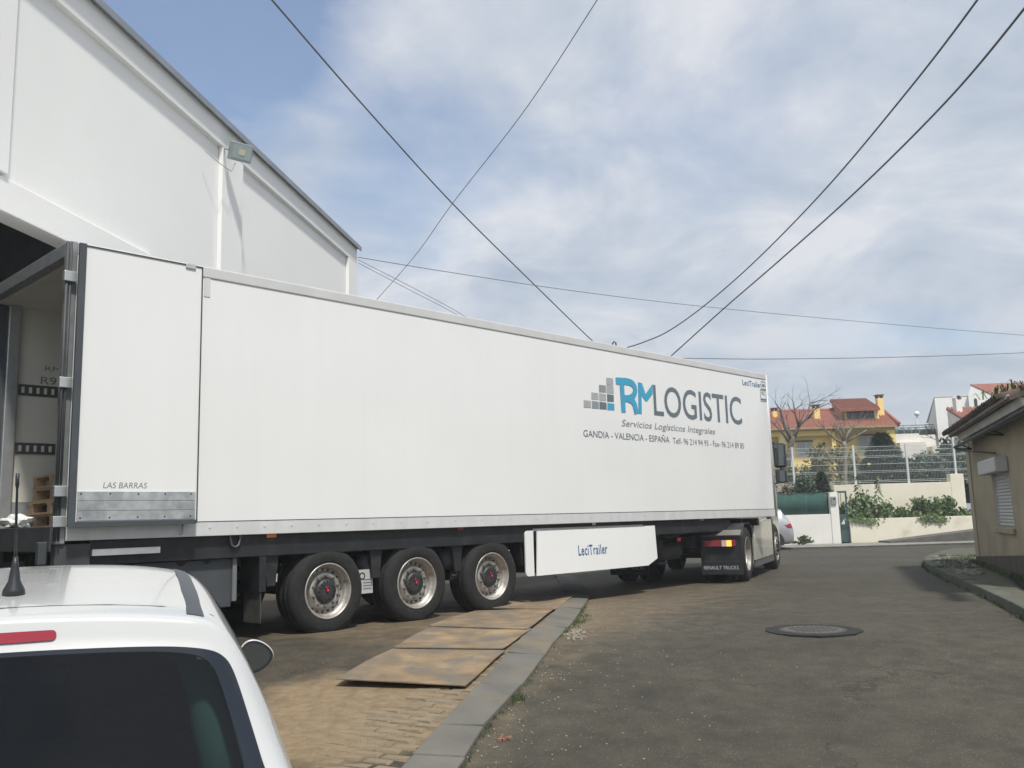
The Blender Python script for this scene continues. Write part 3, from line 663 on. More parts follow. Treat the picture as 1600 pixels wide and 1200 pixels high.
# chassis
for yy in (.78, WID - .78 - .14): MB().bb((.3, yy, .80), (LEN - .6, yy + .14, ZBOT - .16)).build('chassis_rail', CHAS, tr)
b = MB()
for x in np.arange(.4, LEN - .3, .62): b.bb((x, .09, ZBOT - .159), (x + .07, WID - .09, ZBOT - .02))
b.build('cross_member', CHAS, tr, kind='stuff')
xs0 = TL(405, 830)[0]; xs1 = TL(1015, 815)[0]
MB().bb((.3, .055, ZBOT - .235), (xs1 + 2.6, .088, ZBOT - .001)).build('side_rail', CHAS, tr, bevel=.006)
MB().bb((.3, WID - .088, ZBOT - .235), (xs1 + 2.6, WID - .055, ZBOT - .001)).build('side_rail', CHAS, tr, bevel=.006)
def wheel(parent, loc, flip, Rt=.498, width=.36, rr=.305, name='wheel', hubm=RED, deep=.075, front=False):
    o = bpy.data.objects.new(name, None); COL.objects.link(o); o.parent = parent; o.location = loc; o.rotation_euler = (0, 0, math.pi if flip else 0)
    b = MB(); e = width; s = Rt
    b.lathe([(rr - .004, .03), (rr + .006, .008), (rr + .05, .0), (rr + .12, -.004), (s - .055, .004), (s - .02, .022), (s - .004, .045), (s, .07)] +
            [q for g in (.25, .5, .75) for q in ((s, e * g - .012), (s - .013, e * g - .006), (s - .013, e * g + .006), (s, e * g + .012))] +
            [(s, e - .07), (s - .02, e - .022), (s - .06, e - .004), (rr + .06, e), (rr, e - .03), (rr - .006, e * .5), (rr - .004, .03)], 56)
    b.build('tyre', RUBBER, o)
    b = MB(); dp = deep if not front else .0
    b.lathe([(rr + .010, .004), (rr + .002, -.004), (rr - .012, .006), (rr - .016, .05), (rr - .032, .06), (rr - .045, .075), (rr - .05, dp + .05), (.228, dp + .052), (.216, dp + .035), (.206, dp - .004), (.200, dp - .010), (.142, dp - .010), (.140, dp + .05)], 48)
    b.build('rim', RIM, o)
    b = MB()
    for k in range(20):
        a = 2 * math.pi * k / 20; m = Matrix.Rotation(a, 4, 'Y') @ Matrix.Translation((.240, dp + .048, 0)); b.lathe([(.0, 0), (.0155, 0), (.0155, .004)], 10, m, False)
    b.build('rim_hole', CHAS, o, kind='stuff')
    b = MB()
    for k in range(10):
        a = 2 * math.pi * (k + .5) / 10; m = Matrix.Rotation(a, 4, 'Y') @ Matrix.Translation((.172, dp - .01, 0)); b.lathe([(.0, -.032), (.012, -.032), (.014, -.014), (.019, -.012), (.019, 0)], 8, m, False)
    b.build('wheel_nut', M('nut_steel', (.20, .19, .175), .5, .5, var=.2), o, kind='stuff')
    h = MB().lathe([(.0, dp - .05), (.07, dp - .05), (.112, dp - .043), (.132, dp - .028), (.138, dp - .005), (.140, dp + .03)], 32).build('hub_cap', HUB, o)
    b = MB()
    for k in range(16):
        m = Matrix.Rotation(2 * math.pi * k / 16, 3, 'Y'); b.box(m @ Vector((.092, dp - .0485, 0)), (.05, .008, .013), m)
    b.build('hub_rib', CHAS, h, kind='stuff')
    if hubm: b = MB().lathe([(.0, dp - .075), (.011, dp - .072), (.017, dp - .066), (.019, dp - .048)], 16); b.box((-.02, dp - .06, .035), (.018, .014, .04), Matrix.Rotation(R(-30), 3, 'Y')); b.build('hub_button', hubm, h)
    return o
w0 = None; WX = 2.967
for i in range(3):
    x = WX + 1.31 * i
    if w0 is None: w0 = wheel(tr, (x, .05, .498), False)
    else: copy_part(w0, tr, (x, .05, .498))
    copy_part(w0, tr, (x, WID - .05, .498), (0, 0, math.pi))
    MB().lathe([(.075, .2), (.075, WID - .2)], 16, Matrix.Translation((x, 0, .498))).build('axle', CHAS, tr)
for x in (WX - .78, WX - .62 + 1.31 - .05, WX + 1.31 * 1.5, WX + 1.31 * 2 + .62):
    for yy in (.10, WID - .24): MB().prism([(x - .02, yy, ZBOT - .236), (x + .16, yy, ZBOT - .236), (x + .12, yy, .60), (x + .02, yy, .60)], (0, .14, 0)).build('hanger_bracket', CHAS, tr)
for x, wt in ((WX + .655, 1), (WX + 1.31 * 1.5, 1)):
    for yy in (.30,): MB().lathe([(.0, -.0), (.15, 0), (.15, .26), (0, .26)], 20, Matrix.Translation((x, yy, .62)) @ Matrix.Rotation(R(90), 4, 'X')).build('air_bag', CHAS, tr)
# white notice plate between the first two tyres
u, z = TL(571, 907, .16); pl = MB().bb((u - .11, .15, z - .15), (u + .10, .158, z + .13)).build('notice_plate', M('notice', (.45, .45, .43), .6, var=.1), tr)
b = MB()
for q in range(4): b.bb((u - .04, .1475, z - .10 + q * .035), (u + .085, .149, z - .088 + q * .035))
b.build('notice_lines', TGREY, pl, kind='stuff')
b = MB().lathe([(.028, 0), (.045, 0)], 14, Matrix.Translation((u - .055, .149, z + .055)), False); b.build('notice_ring', CHAS, pl)
u, z = TL(704, 899, .3); text('bracket_text', 'LeciTrailer', NUMW, tr, lambda x, zz: Vector((x, .199, zz)), u - .06, z, .20, .028)
MB().bb((u - .1, .2, z - .05), (u + .2, .22, z + .12)).build('bracket_plate', CHAS, tr)
# mudflap behind the first wheel, guards
u, z = TL(416, 944, .1)
MB().bb((WX - .86, .07, .22), (WX - .845, .42, .55)).build('mudflap', M('dusty_rubber', (.055, .054, .047), .9, var=.35, vs=6, bump=.3), tr, bevel=.003)
MB().bb((WX - .88, .06, .551), (WX - .80, .45, ZBOT - .236)).build('flap_bracket', CHAS, tr)
copy_part([c for c in tr.children if c.name.startswith('mudflap')][0], tr, (0, WID - .49, 0))
# lamps along the side rail
def mark(px, py, name, mat, w_, h_): u, z = TL(px, py, .04); MB().bb((u - w_ / 2, .03, z - h_ / 2), (u + w_ / 2, .054, z + h_ / 2)).build(name, mat, tr, bevel=.006)
mark(424, 836.5, 'marker_lamp', AMBER, .12, .05); mark(719, 826, 'marker_lamp', LRED, .10, .042); mark(928, 818, 'marker_lamp', CLEAR, .07, .05); mark(1097, 811, 'marker_lamp', CLEAR, .09, .05)
u, z = TL(367, 840, .04); MB().tube([(u - .05, .035, z + .12), (u - .06, .03, z), (u - .04, .03, z - .08), (u, .03, z - .10), (u + .04, .03, z - .08), (u + .06, .03, z), (u + .05, .035, z + .12)], .012, 6).build('rope_ring', M('ring_steel', (.12, .125, .13), .5, .3), tr)
# pallet box / tool locker behind the rear bumper
u0, z0 = TL(200, 870, .12); u1, z1 = TL(361, 935, .12)
PB = M('locker_grey', (.05, .058, .066), .55, var=.18, vs=3)
lk = MB().bb((.75, .12, .42), (u1, .55, ZBOT - .24)).build('side_locker', PB, tr, bevel=.01)
for px, py in ((283, 876), (324, 873)):
    u, z = TL(px, py, .12); b = MB().lathe([(0, -.012), (.04, -.012), (.055, 0)], 16, Matrix.Translation((u, .12, z))); b.box((u, .10, z), (.07, .014, .014)); b.build('locker_latch', CHAS, lk)
u, z = TL(303, 867.5, .12); lb = MB().bb((u - .075, .112, z - .03), (u + .075, .119, z + .03)).build('locker_label', NUMW, lk); MB().bb((u - .04, .110, z - .012), (u + .04, .1115, z + .01)).build('label_mark', CHAS, lb)
MB().bb((u1 + .002, .10, .48), (u1 + .05, .16, ZBOT - .24)).build('locker_strut', M('strut_grey', (.14, .15, .155), .6), tr)
# rear underrun bar, tail lamps
MB().bb((-.02, .12, .45), (.10, WID - .12, .57)).build('underrun_bar', M('bar_steel', (.18, .19, .2), .5, .3), tr, bevel=.01)
MB().bb((-.02, .02, .58), (.3, .12, ZBOT - .03)).build('rear_bracket', DGREY, tr, bevel=.01)
u, z = TL(165, 861, .0); MB().bb((.3, -.02, z - .04), (.95, .05, z + .02)).build('step_rail', ALU, tr)
for yy in (.30, WID - .75):
    MB().bb((-.05, yy, .66), (.0, yy + .45, .80)).build('tail_lamp', LRED, tr, bevel=.01)
for yy in (.14, WID - .2): MB().bb((-.12, yy, .95), (-.041, yy + .08, 1.16)).build('dock_buffer', GASK, tr, bevel=.01)
# white pallet box under the side with the maker's name
P0 = TL(820, 827, .02)[0]; P1 = TL(833, 827, .02)[0]; P2 = TL(1007, 824, .02)[0]; P3 = TL(1022.5, 821, .02)[0]
zt = TL(833, 829, .02)[1]; zb = TL(833, 900, .02)[1]; print('box', P0, P1, P2, P3, zt, zb)
bx = MB().bb((P1 + .10, .09, zb + .03), (P3 - .1, .60, zt - .01)).build('pallet_box', CHAS, tr)
b = MB(); r_ = .06; pts = []
for (cx_, cz_, a0) in ((P0 + r_, zt - r_, 90), (P0 + r_, zb + r_, 180)):
    for a in range(0, 91, 15): pts.append((cx_ + r_ * math.cos(R(a0 + a)), .02, cz_ + r_ * math.sin(R(a0 + a))))
pts += [(P1, .02, zb), (P1, .02, zt)]
b.prism(pts, (0, .02, 0)); b.build('box_end_strip', WHITE, tr)
MB().prism([(P1 + .075, .012, zt - .01), (P1 + .012, -.025, zb), (P2 - .004, -.025, zb), (P2 - .004, .012, zt - .01)], (0, .02, 0)).build('box_front', WHITE, tr)
MB().prism([(P2, .014, zt), (P2 + .002, -.020, zb + .0), (P3, -.01, zb + .10), (P3, .014, zt)], (0, .02, 0)).build('box_corner', WHITE, tr)
MB().bb((P1 + .02, .045, zt - .012), (P2, .085, zt + .025)).build('box_top_rail', ALU, tr)
u0, z0 = TL(904, 867, -.01); u1, z1 = TL(949, 862, -.01); zc = TL(926, 859, -.01)[1]
frb = lambda x, z: Vector((x, .012 - .037 * (zt - z) / (zt - zb) - .004, z))
text('maker_name', 'LeciTrailer', NAVY, tr, frb, u0, zc - .072, u1 - u0, .150, bold=.012, space=1.12)
# landing gear, air tank, spare gear under the middle
for yy in (.35, WID - .5): b = MB(); b.bb((P3 + .55, yy, .50), (P3 + .68, yy + .13, ZBOT - .16)); b.bb((P3 + .57, yy + .02, .45), (P3 + .66, yy + .11, .50)); b.bb((P3 + .48, yy - .04, .42), (P3 + .75, yy + .17, .449)); b.build('landing_leg', CHAS, tr)
MB().lathe([(0, 0), (.13, .01), (.15, .04), (.15, .8), (.13, .83), (0, .84)], 20, Matrix.Translation((P3 + .55, .55, .62)) @ Matrix.Rotation(R(-90), 4, 'Z')).build('air_tank', DGREY, tr)
MB().tube([(P3 + .1, .3, .95), (P3 + .8, .28, .88), (P3 + 1.5, .4, .95)], .03, 8).build('brake_hose', CHAS, tr)
u, z = TL(1060, 843, .1); MB().bb((u - .04, .08, z - .03), (u + .04, .10, z + .03)).build('marker_lamp', LRED, tr)
# fridge unit on the front wall
fr_ = MB().bb((LEN + .015, .30, 1.75), (LEN + .43, WID - .30, 3.75)).build('fridge_unit', WHITE, tr, bevel=.05)
b = MB()
for q in range(14): b.bb((LEN + .431, .55, 2.0 + q * .05), (LEN + .436, WID - .55, 2.025 + q * .05))
b.build('grille', CHAS, fr_, kind='stuff')
MB().lathe([(.0, 0), (.045, 0), (.045, .15), (0, .15)], 14, Matrix.Translation((LEN - 1.2, WID / 2, .93)) @ Matrix.Rotation(R(90), 4, 'X')).build('kingpin', CHAS, tr)

# pallets and bag inside the trailer
BM_ = [MB().box((0, 0, 0), (1.2, .12, .022)).mesh('board', WOOD), MB().box((0, 0, 0), (.12, .8, .022)).mesh('cross_board', WOOD), MB().box((0, 0, 0), (.11, .11, .09)).mesh('block', WOOD)]
lv = ['topmost wooden pallet of the stack inside the open trailer', 'second wooden pallet from the top of the stack inside the trailer', 'third wooden pallet from the top of the stack inside the trailer', 'bottom wooden pallet of the stack on the trailer floor']
for k in range(4):
    lx, ly = .52 + .02 * (k % 2), 1.78 + .02 * ((k * 7) % 3)
    pw = T0 + TX * (lx + .4) + TN * (ly) + Vector((0, 0, ZF + .001 + (3 - k) * .146))
    pa = thing('wooden_pallet', lv[k], 'pallet', pw, TA + R(90) + R((k % 3) * 1.5 - 1.5), 'wooden pallets stacked in the trailer')
    for yy in (-.34, -.17, 0, .17, .34): link('board', BM_[0], pa).location = (0, yy, .133)
    for yy in (-.34, 0, .34): link('board', BM_[0], pa).location = (0, yy, .011)
    for xx in (-.54, 0, .54):
        o = link('cross_board', BM_[1], pa); o.location = (xx, 0, .111)
        for yy in (-.34, 0, .34): link('block', BM_[2], pa).location = (xx, yy, .0665 - .0)
bp_ = bmesh.new(); bmesh.ops.create_icosphere(bp_, subdivisions=3, radius=.10)
for v in bp_.verts: v.co = Vector((v.co.x * 1.5, v.co.y * 1.1, max(v.co.z * .8, -.05))) * (1 + .35 * math.sin(v.co.x * 47 + v.co.y * 31) * math.cos(v.co.z * 53 + v.co.y * 29))
me = bpy.data.meshes.new('plastic_bag'); bp_.to_mesh(me); bp_.free(); me.materials.append(WHITE)
o = link('plastic_bag', me, None, label='crumpled whitish plastic bag on the trailer floor beside the pallets', category='bag'); o.location = T0 + TX * .22 + TN * 1.72 + Vector((0, 0, ZF + .055)); o.location = T0 + TX * .12 + TN * 1.55 + Vector((0, 0, ZF + .055))

# ------------------------------------------------------------------ tractor unit
KA = R(66.0); K0 = Vector((3.16, 17.48, 0))
tk = thing('truck_tractor', 'champagne tractor unit turned away in front of the white trailer with its tail lamp lit', 'truck', K0, KA)
for yy in (-.42, .30): MB().bb((-.75, yy, .62), (4.9, yy + .12, .86)).build('chassis_rail', CHAS, tk)
b = MB(); b.bb((-.74, -.299, .64), (-.66, .299, .84)); b.build('rear_cross_member', CHAS, tk)
fw_ = MB().prism([(-.35, -.42, .93), (.0, -.47, .93), (.55, -.42, .93), (.62, 0, .93), (.55, .42, .93), (0, .47, .93), (-.35, .42, .93), (-.1, 0, .93)], (0, 0, .06)).build('fifth_wheel', CHAS, tk)
b = MB(); b.bb((-.1, -.41, .862), (.4, .41, .929)); b.build('fifth_wheel_base', CHAS, fw_)
wr = wheel(tk, (0, -1.23, .498), False, width=.30, hubm=None, deep=.15); copy_part(wr, tk, (0, 1.23, .498), (0, 0, math.pi)); copy_part(w0, tk, (0, -.80, .498)); copy_part(w0, tk, (0, .80, .498), (0, 0, math.pi))
FX = 3.72
wf = wheel(tk, (FX, -1.22, .498), False, width=.31, hubm=None, front=True)
copy_part(wf, tk, (FX, 1.22, .498), (0, 0, math.pi))
for x in (0, FX): MB().lathe([(.07, -1.0), (.07, 1.0)], 14, Matrix.Translation((x, 0, .498))).build('axle', CHAS, tk)
for s in (-1, 1):
    ya, yb = (-1.24, -.50) if s < 0 else (.50, 1.24)
    b = MB(); pts = [(.62 * math.cos(R(a)), .60 * math.sin(R(a)) + .498) for a in range(28, 153, 8)]
    for (x1, z1), (x2, z2) in zip(pts[:-1], pts[1:]): b.prism([(x1, ya, min(z1, 1.05)), (x2, ya, min(z2, 1.05)), (x2, ya, min(z2, 1.05) + .015), (x1, ya, min(z1, 1.05) + .015)], (0, yb - ya, 0))
    b.build('mudguard', CHAS, tk)
    fp_ = MB().bb((-.665, ya, .16), (-.64, yb, .84)).build('mudflap', CHAS, tk, bevel=.004)
    MB().bb((-.668, ya, .395), (-.6655, yb, .402)).build('flap_crease', DGREY, fp_)
    MB().prism([(-.70, ya + .02, .86), (-.52, ya + .02, .95), (-.50, ya + .02, .93), (-.68, ya + .02, .84)], (0, yb - ya - .04, 0)).build('flap_top', M('fender_grey', (.16, .155, .14), .6, var=.2), tk)
    lo, hi = (ya + .10, yb - .06)
    la = MB().bb((-.72, lo, .66), (-.666, hi, .775)).build('tail_lamp', LRED, tk, bevel=.008)
    q = lambda a: (lo + a * (hi - lo)) if s < 0 else (hi - a * (hi - lo))
    def seg(n, a, c, m): MB().bb((-.726, min(q(a), q(c)), .664), (-.7205, max(q(a), q(c)), .771)).build(n, m, la)
    seg('turn_lens', .12, .27, AMBERLIT if s < 0 else AMBER); seg('reverse_lens', .272, .42, CLEAR)
    text('flap_print', 'RENAULT TRUCKS', NUMW, fp_, lambda x, z: Vector((-.6665, -x, z)), -yb + .04, .255, .62, .062)
# side fairings, tank, skirts
for s in (-1, 1):
    y0, y1 = (-1.24, -1.19) if s < 0 else (1.19, 1.24)
    MB().prism([(.72, y0, .34), (.70, y0, .80), (.78, y0, 1.0), (1.35, y0, 1.08), (2.46, y0, 1.12), (2.46, y0, .34)], (0, y1 - y0, 0)).build('side_fairing', CABP, tk, bevel=.012)
    MB().bb((.74, min(y0, y1) + .01, .22), (3.15, max(y0, y1) - .01, .335)).build('side_skirt', M('skirt_grey', (.10, .105, .11), .6, var=.15), tk)
    b = MB(); b.bb((.8, -1.17 if s < 0 else .65, .40), (2.4, -.65 if s < 0 else 1.17, .98)); b.build('fuel_tank', DGREY, tk, bevel=.06)
    MB().bb((2.5, y0 + .005, .34), (3.06, y1 - .005, 1.10)).build('step_panel', CABP, tk, bevel=.02)
u_ = MB().lathe([(0, 0), (.09, 0), (.09, .35), (0, .35)], 14, Matrix.Translation((1.1, -.55, .98))); u_.build('air_filter', DGREY, tk)
# cab
prof = [(2.52, 1.05), (2.52, 3.35), (2.75, 3.72), (3.6, 3.80), (4.35, 3.55), (4.95, 2.95), (5.12, 2.0), (5.16, 1.2), (5.14, .42), (4.42, .42), (4.38, .80), (4.20, 1.04), (3.95, 1.14), (3.72, 1.17), (3.45, 1.13), (3.22, 1.02), (3.10, .98)]
prof = [(x, z) for x, z in prof]
cb_ = MB().prism([(x, -1.10, z) for x, z in prof], (0, 2.20, 0)).build('cab', CABP, tk, bevel=.05)
MB().bb((5.0, -1.05, 2.02), (5.13, 1.05, 2.88)).build('windscreen', DGLASS, cb_, bevel=.02)
for s in (-1, 1):
    y = -1.112 if s < 0 else 1.105
    MB().prism([(3.75, y, 1.95), (4.75, y, 1.95), (4.62, y, 2.80), (3.75, y, 2.80)], (0, .008, 0)).build('side_window', DGLASS, cb_)
    MB().bb((3.62, y, 1.22), (3.635, y + .008, 2.95)).build('door_seam', CHAS, cb_)
    MB().bb((4.0, y - .02 if s < 0 else y, 1.72), (4.22, y + .004 if s < 0 else y + .02, 1.77)).build('door_handle', CHAS, cb_)
    MB().bb((5.13, s * .90 - .18, .68), (5.18, s * .90 + .18, .92)).build('headlamp', CLEAR, cb_, bevel=.02)
    mx0, mx1 = (-1.42, -1.14) if s < 0 else (1.14, 1.42)
    mi = MB().bb((4.72, mx0, 2.28), (4.90, mx1, 2.86)).build('mirror', BLKPL, tk, bevel=.045)
    MB().bb((4.712, mx0 + .03, 2.33), (4.7195, mx1 - .03, 2.81)).build('mirror_glass', MIRG, mi)
    m2 = MB().bb((4.72, mx0 + .01, 1.92), (4.90, mx1 - .01, 2.24)).build('mirror', BLKPL, tk, bevel=.045)
    MB().bb((4.712, mx0 + .04, 1.95), (4.7195, mx1 - .04, 2.21)).build('mirror_glass', MIRG, m2)
    b = MB(); b.tube([(4.85, s * 1.08, 2.9), (4.82, s * 1.28, 2.84), (4.82, s * 1.28, 1.95), (4.85, s * 1.08, 1.9)], .02, 8); b.build('mirror_arm', BLKPL, tk)
b = MB()
for i in range(6): b.bb((5.161, -.85, 1.0 + i * .14), (5.18, .85, 1.08 + i * .14))
b.build('grille', CHAS, cb_, kind='stuff')
MB().bb((5.12, -1.09, .36), (5.20, 1.09, .66)).build('bumper', CABP, cb_, bevel=.03)
MB().tube([(2.3, .0, .9), (2.35, 0, 2.3), (2.45, .2, 2.4)], .03, 8).build('air_line', CHAS, tk)

# ------------------------------------------------------------------ passenger cars
def subsurf_eval(bm, lv):
    me = bpy.data.meshes.new('cage'); bm.to_mesh(me); bm.free(); ob = bpy.data.objects.new('cage', me); COL.objects.link(ob)
    md = ob.modifiers.new('s', 'SUBSURF'); md.levels = lv; md.render_levels = lv
    dg = bpy.context.evaluated_depsgraph_get(); ev = ob.evaluated_get(dg); out = bpy.data.meshes.new_from_object(ev); bpy.data.objects.remove(ob); return out
def project(bvh, pts2, frame, d, off, rings=14, inner=0.0, outer=1.0, seg=None, hi=1):
    """patch on a surface: outline (u,v) closed, frame(u,v)->start point, cast along d, lifted by off"""
    n = len(pts2); cx_ = sum(p[0] for p in pts2) / n; cz_ = sum(p[1] for p in pts2) / n; V = []; Fc = []
    rs = np.linspace(inner, outer, rings); idx = []
    for r_ in rs:
        row = []
        for (u, v) in pts2:
            o = frame(cx_ + (u - cx_) * r_, cz_ + (v - cz_) * r_); h = bvh.ray_cast(o, d)
            if h[0] is None: h = bvh.find_nearest(o + d * .6)
            nrm = h[1] if h[1].dot(d) < 0 else -h[1]
            row.append(len(V)); V.append(h[0] + nrm * off)
        idx.append(row)
    for i in range(rings - 1):
        for k in range(n): Fc.append((idx[i][k], idx[i][(k + 1) % n], idx[i + 1][(k + 1) % n], idx[i + 1][k]))
    return MB().add(V, Fc, True)
def smooth_outline(P, it=3):
    for _ in range(it):
        Q = []
        for i in range(len(P)):
            a, b = P[i], P[(i + 1) % len(P)]; Q += [(a[0] * .75 + b[0] * .25, a[1] * .75 + b[1] * .25), (a[0] * .25 + b[0] * .75, a[1] * .25 + b[1] * .75)]
        P = Q
    return P
def car_wheel(parent, loc, flip, rt=.30):
    o = bpy.data.objects.new('wheel', None); COL.objects.link(o); o.parent = parent; o.location = loc; o.rotation_euler = (0, 0, math.pi if flip else 0)
    # axis along local x here
    m = Matrix.Rotation(R(-90), 4, 'Z')
    b = MB(); b.lathe([(rt * .66, .02), (rt * .70, .0), (rt * .9, .0), (rt * .98, .02), (rt, .05), (rt, .16), (rt * .97, .19), (rt * .7, .20), (rt * .66, .18), (rt * .66, .02)], 36, m); b.build('tyre', RUBBER, o)
    b = MB(); b.lathe([(rt * .665, .01), (rt * .62, .012), (rt * .60, .05), (0, .06)], 36, m)
    for k in range(10): b.box(m.to_3x3() @ (Matrix.Rotation(2 * math.pi * k / 10, 3, 'Y') @ Vector((rt * .35, .035, 0))), (.02, rt * .56, .05) if False else (.04, .04, .04), Matrix.Identity(3))
    b.build('rim', RIM, o); return o
def make_car(name, label, paint, loc, rz, interior=True):
    c = thing(name, label, 'car', loc, rz)
    #      y     zu   wl   p2       p3          p4          p5           p6     p7
    ST = [(-.12, .34, .55, (.62, .36), (.68, .46), (.68, .58), (.60, .64), .655, .66),
          (-.08, .27, .66, (.76, .30), (.79, .47), (.77, .66), (.68, .73), .745, .75),
          (-.01, .22, .70, (.80, .27), (.835, .50), (.80, .86), (.715, .93), .95, .96),
          (.06, .20, .72, (.81, .25), (.845, .52), (.805, .93), (.69, 1.02), 1.04, 1.05),
          (.21, .20, .73, (.82, .25), (.85, .53), (.81, .94), (.60, 1.29), 1.325, 1.335),
          (.235, .20, .73, (.82, .25), (.85, .53), (.81, .94), (.588, 1.35), 1.385, 1.395),
          (.34, .20, .73, (.82, .25), (.85, .53), (.82, .94), (.582, 1.375), 1.415, 1.425),
          (.9, .20, .73, (.83, .25), (.855, .53), (.83, .94), (.585, 1.425), 1.47, 1.48),
          (1.5, .20, .73, (.83, .25), (.855, .53), (.83, .93), (.585, 1.43), 1.475, 1.485),
          (2.0, .20, .73, (.83, .25), (.855, .53), (.83, .92), (.57, 1.385), 1.425, 1.435),
          (2.35, .20, .73, (.83, .25), (.855, .53), (.825, .91), (.63, 1.20), 1.245, 1.26),
          (2.85, .20, .73, (.82, .25), (.85, .53), (.81, .89), (.72, .945), .975, .985),
          (3.35, .20, .72, (.81, .25), (.84, .52), (.79, .82), (.70, .86), .89, .90),
          (3.72, .22, .68, (.76, .28), (.78, .48), (.73, .68), (.62, .74), .765, .775),
          (3.86, .27, .55, (.62, .32), (.64, .44), (.60, .56), (.52, .61), .625, .63)]
    bm = bmesh.new(); rows = []
    for (y, zu, wl, p2, p3, p4, p5, z6, z7) in ST:
        half = [(wl, zu), p2, p3, p4, p5, (p5[0] * .62, z6)]
        pts = [(0, zu)] + half + [(0, z7)] + [(-x, z) for x, z in half[::-1]]
        rows.append([bm.verts.new((x, y, z)) for x, z in pts])
    n = len(rows[0])
    for a, b_ in zip(rows[:-1], rows[1:]):
        for k in range(n): bm.faces.new((a[k], a[(k + 1) % n], b_[(k + 1) % n], b_[k]))
    bm.faces.new(rows[0][::-1]); bm.faces.new(rows[-1])
    cr = bm.edges.layers.float.new('crease_edge')
    for a, b_ in zip(rows[:-1], rows[1:]):
        for k in (5, n - 5):
            e = bm.edges.get((a[k], b_[k]));
            if e: e[cr] = .35
    for ri in (4, 5):
        for k in (5, 6, 7, n - 5, n - 6, n - 7):
            e = bm.edges.get((rows[ri][k], rows[ri][(k + 1) % n]))
            if e: e[cr] = .45
    bmesh.ops.recalc_face_normals(bm, faces=bm.faces)
    me = subsurf_eval(bm, 4 if interior else 3)
    bvh = BVHTree.FromPolygons([v.co.copy() for v in me.vertices], [tuple(p.vertices) for p in me.polygons])
    RW = smooth_outline([(-.675, 1.0), (-.70, .99), (0, .975), (.70, .99), (.675, 1.0), (.645, 1.10), (.607, 1.22), (.582, 1.268), (.53, 1.292), (.38, 1.308), (0, 1.318), (-.38, 1.308), (-.53, 1.292), (-.582, 1.268), (-.607, 1.22), (-.645, 1.10)], 3)
    WS = smooth_outline([(-.68, .98), (0, 1.03), (.68, .98), (.55, 1.36), (.3, 1.41), (0, 1.42), (-.3, 1.41), (-.55, 1.36)], 2)
    SW = smooth_outline([(.55, .99), (1.40, .98), (1.40, 1.37), (1.0, 1.38), (.62, 1.33)], 2); SF = smooth_outline([(1.47, .98), (2.62, .97), (2.15, 1.28), (1.9, 1.35), (1.47, 1.37)], 2)
    fr = lambda u, v: Vector((u, -2, v)); ff = lambda u, v: Vector((u, 6, v)); fs = {s: (lambda u, v, s=s: Vector((s * 3, u, v))) for s in (-1, 1)}
    Y1, Y_1 = Vector((0, 1, 0)), Vector((0, -1, 0))
    # cut the openings out of the shell
    def shrink(P, k): 
        cx_ = sum(p[0] for p in P) / len(P); cz_ = sum(p[1] for p in P) / len(P); return [(cx_ + (u - cx_) * k, cz_ + (v - cz_) * k) for u, v in P]
    if interior:
        a, w_, s1, s2 = shrink(RW, .93), shrink(WS, .94), shrink(SW, .92), shrink(SF, .92)
        bm = bmesh.new(); bm.from_mesh(me); kill = []
        for f_ in bm.faces:
            q = f_.calc_center_median(); nn_ = f_.normal
            if (nn_.y < -.15 and q.y < .5 and inpoly(q.x, q.z, a)) or (nn_.y > .2 and 1.8 < q.y < 3.0 and inpoly(q.x, q.z, w_)) or (abs(nn_.x) > .4 and (inpoly(q.y, q.z, s1) or inpoly(q.y, q.z, s2))): kill.append(f_)
        bmesh.ops.delete(bm, geom=kill, context='FACES'); bm.to_mesh(me); bm.free()
    me.materials.clear(); me.materials.append(paint); me.polygons.foreach_set('use_smooth', [True] * len(me.polygons)); me.name = 'body'; me.update()
    link('body', me, c)
    gm = GLASS if interior else DGLASS
    def window(nm, P, frame, d, lab=None, fw=.90):
        w_ = project(bvh, P, frame, d, .004, 8, fw, 1.0).build(nm, FRIT, c)
        project(bvh, P, frame, d, .0035, 14, .0, fw).build('pane', gm, w_); return w_
    window('rear_window', RW, fr, Y1, fw=.93)
    window('windscreen', WS, ff, Y_1)
    for s in (-1, 1):
        window('side_window', SW, fs[s], Vector((-s, 0, 0))); window('side_window', SF, fs[s], Vector((-s, 0, 0)))
        ft = lambda u, v: Vector((u, v, 3)); Zd = Vector((0, 0, -1))
        xs = s * .505
        project(bvh, [(xs - .023, .265), (xs + .023, .265), (xs + .023, .6), (xs + .024, 1.0), (xs + .022, 1.4), (xs + .020, 1.72), (xs - .020, 1.72), (xs - .022, 1.4), (xs - .024, 1.0), (xs - .023, .6)], ft, Zd, .003, 5).build('roof_strip', STRIP, c)
        tl = project(bvh, smooth_outline([(s * .58, .73), (s * .80, .70), (s * .82, .86), (s * .70, .92), (s * .60, .88)], 2), fr, Y1, .006, 6).build('tail_lamp', LRED, c)
        project(bvh, smooth_outline([(-.06, .72), (.16, .74), (.18, .84), (.03, .89), (-.04, .86)], 2), fs[s], Vector((-s, 0, 0)), .006, 6).build('tail_lamp', LRED, c)
        project(bvh, smooth_outline([(s * .42, .62), (s * .62, .58), (s * .66, .72), (s * .50, .72)], 2), ff, Y_1, .006, 6).build('headlamp', CLEAR, c)
        # mirror: rounded housing with the glass towards the back
        bm = bmesh.new(); bmesh.ops.create_uvsphere(bm, u_segments=24, v_segments=14, radius=1)
        for v in bm.verts:
            v.co = Vector((v.co.x * .088, v.co.y * .085 if v.co.y > 0 else v.co.y * .012, v.co.z * .078 * (1 - .25 * v.co.x * s)))
        mm_ = bpy.data.meshes.new('mirror'); bm.to_mesh(mm_); bm.free(); mm_.materials.append(paint); mm_.polygons.foreach_set('use_smooth', [True] * len(mm_.polygons))
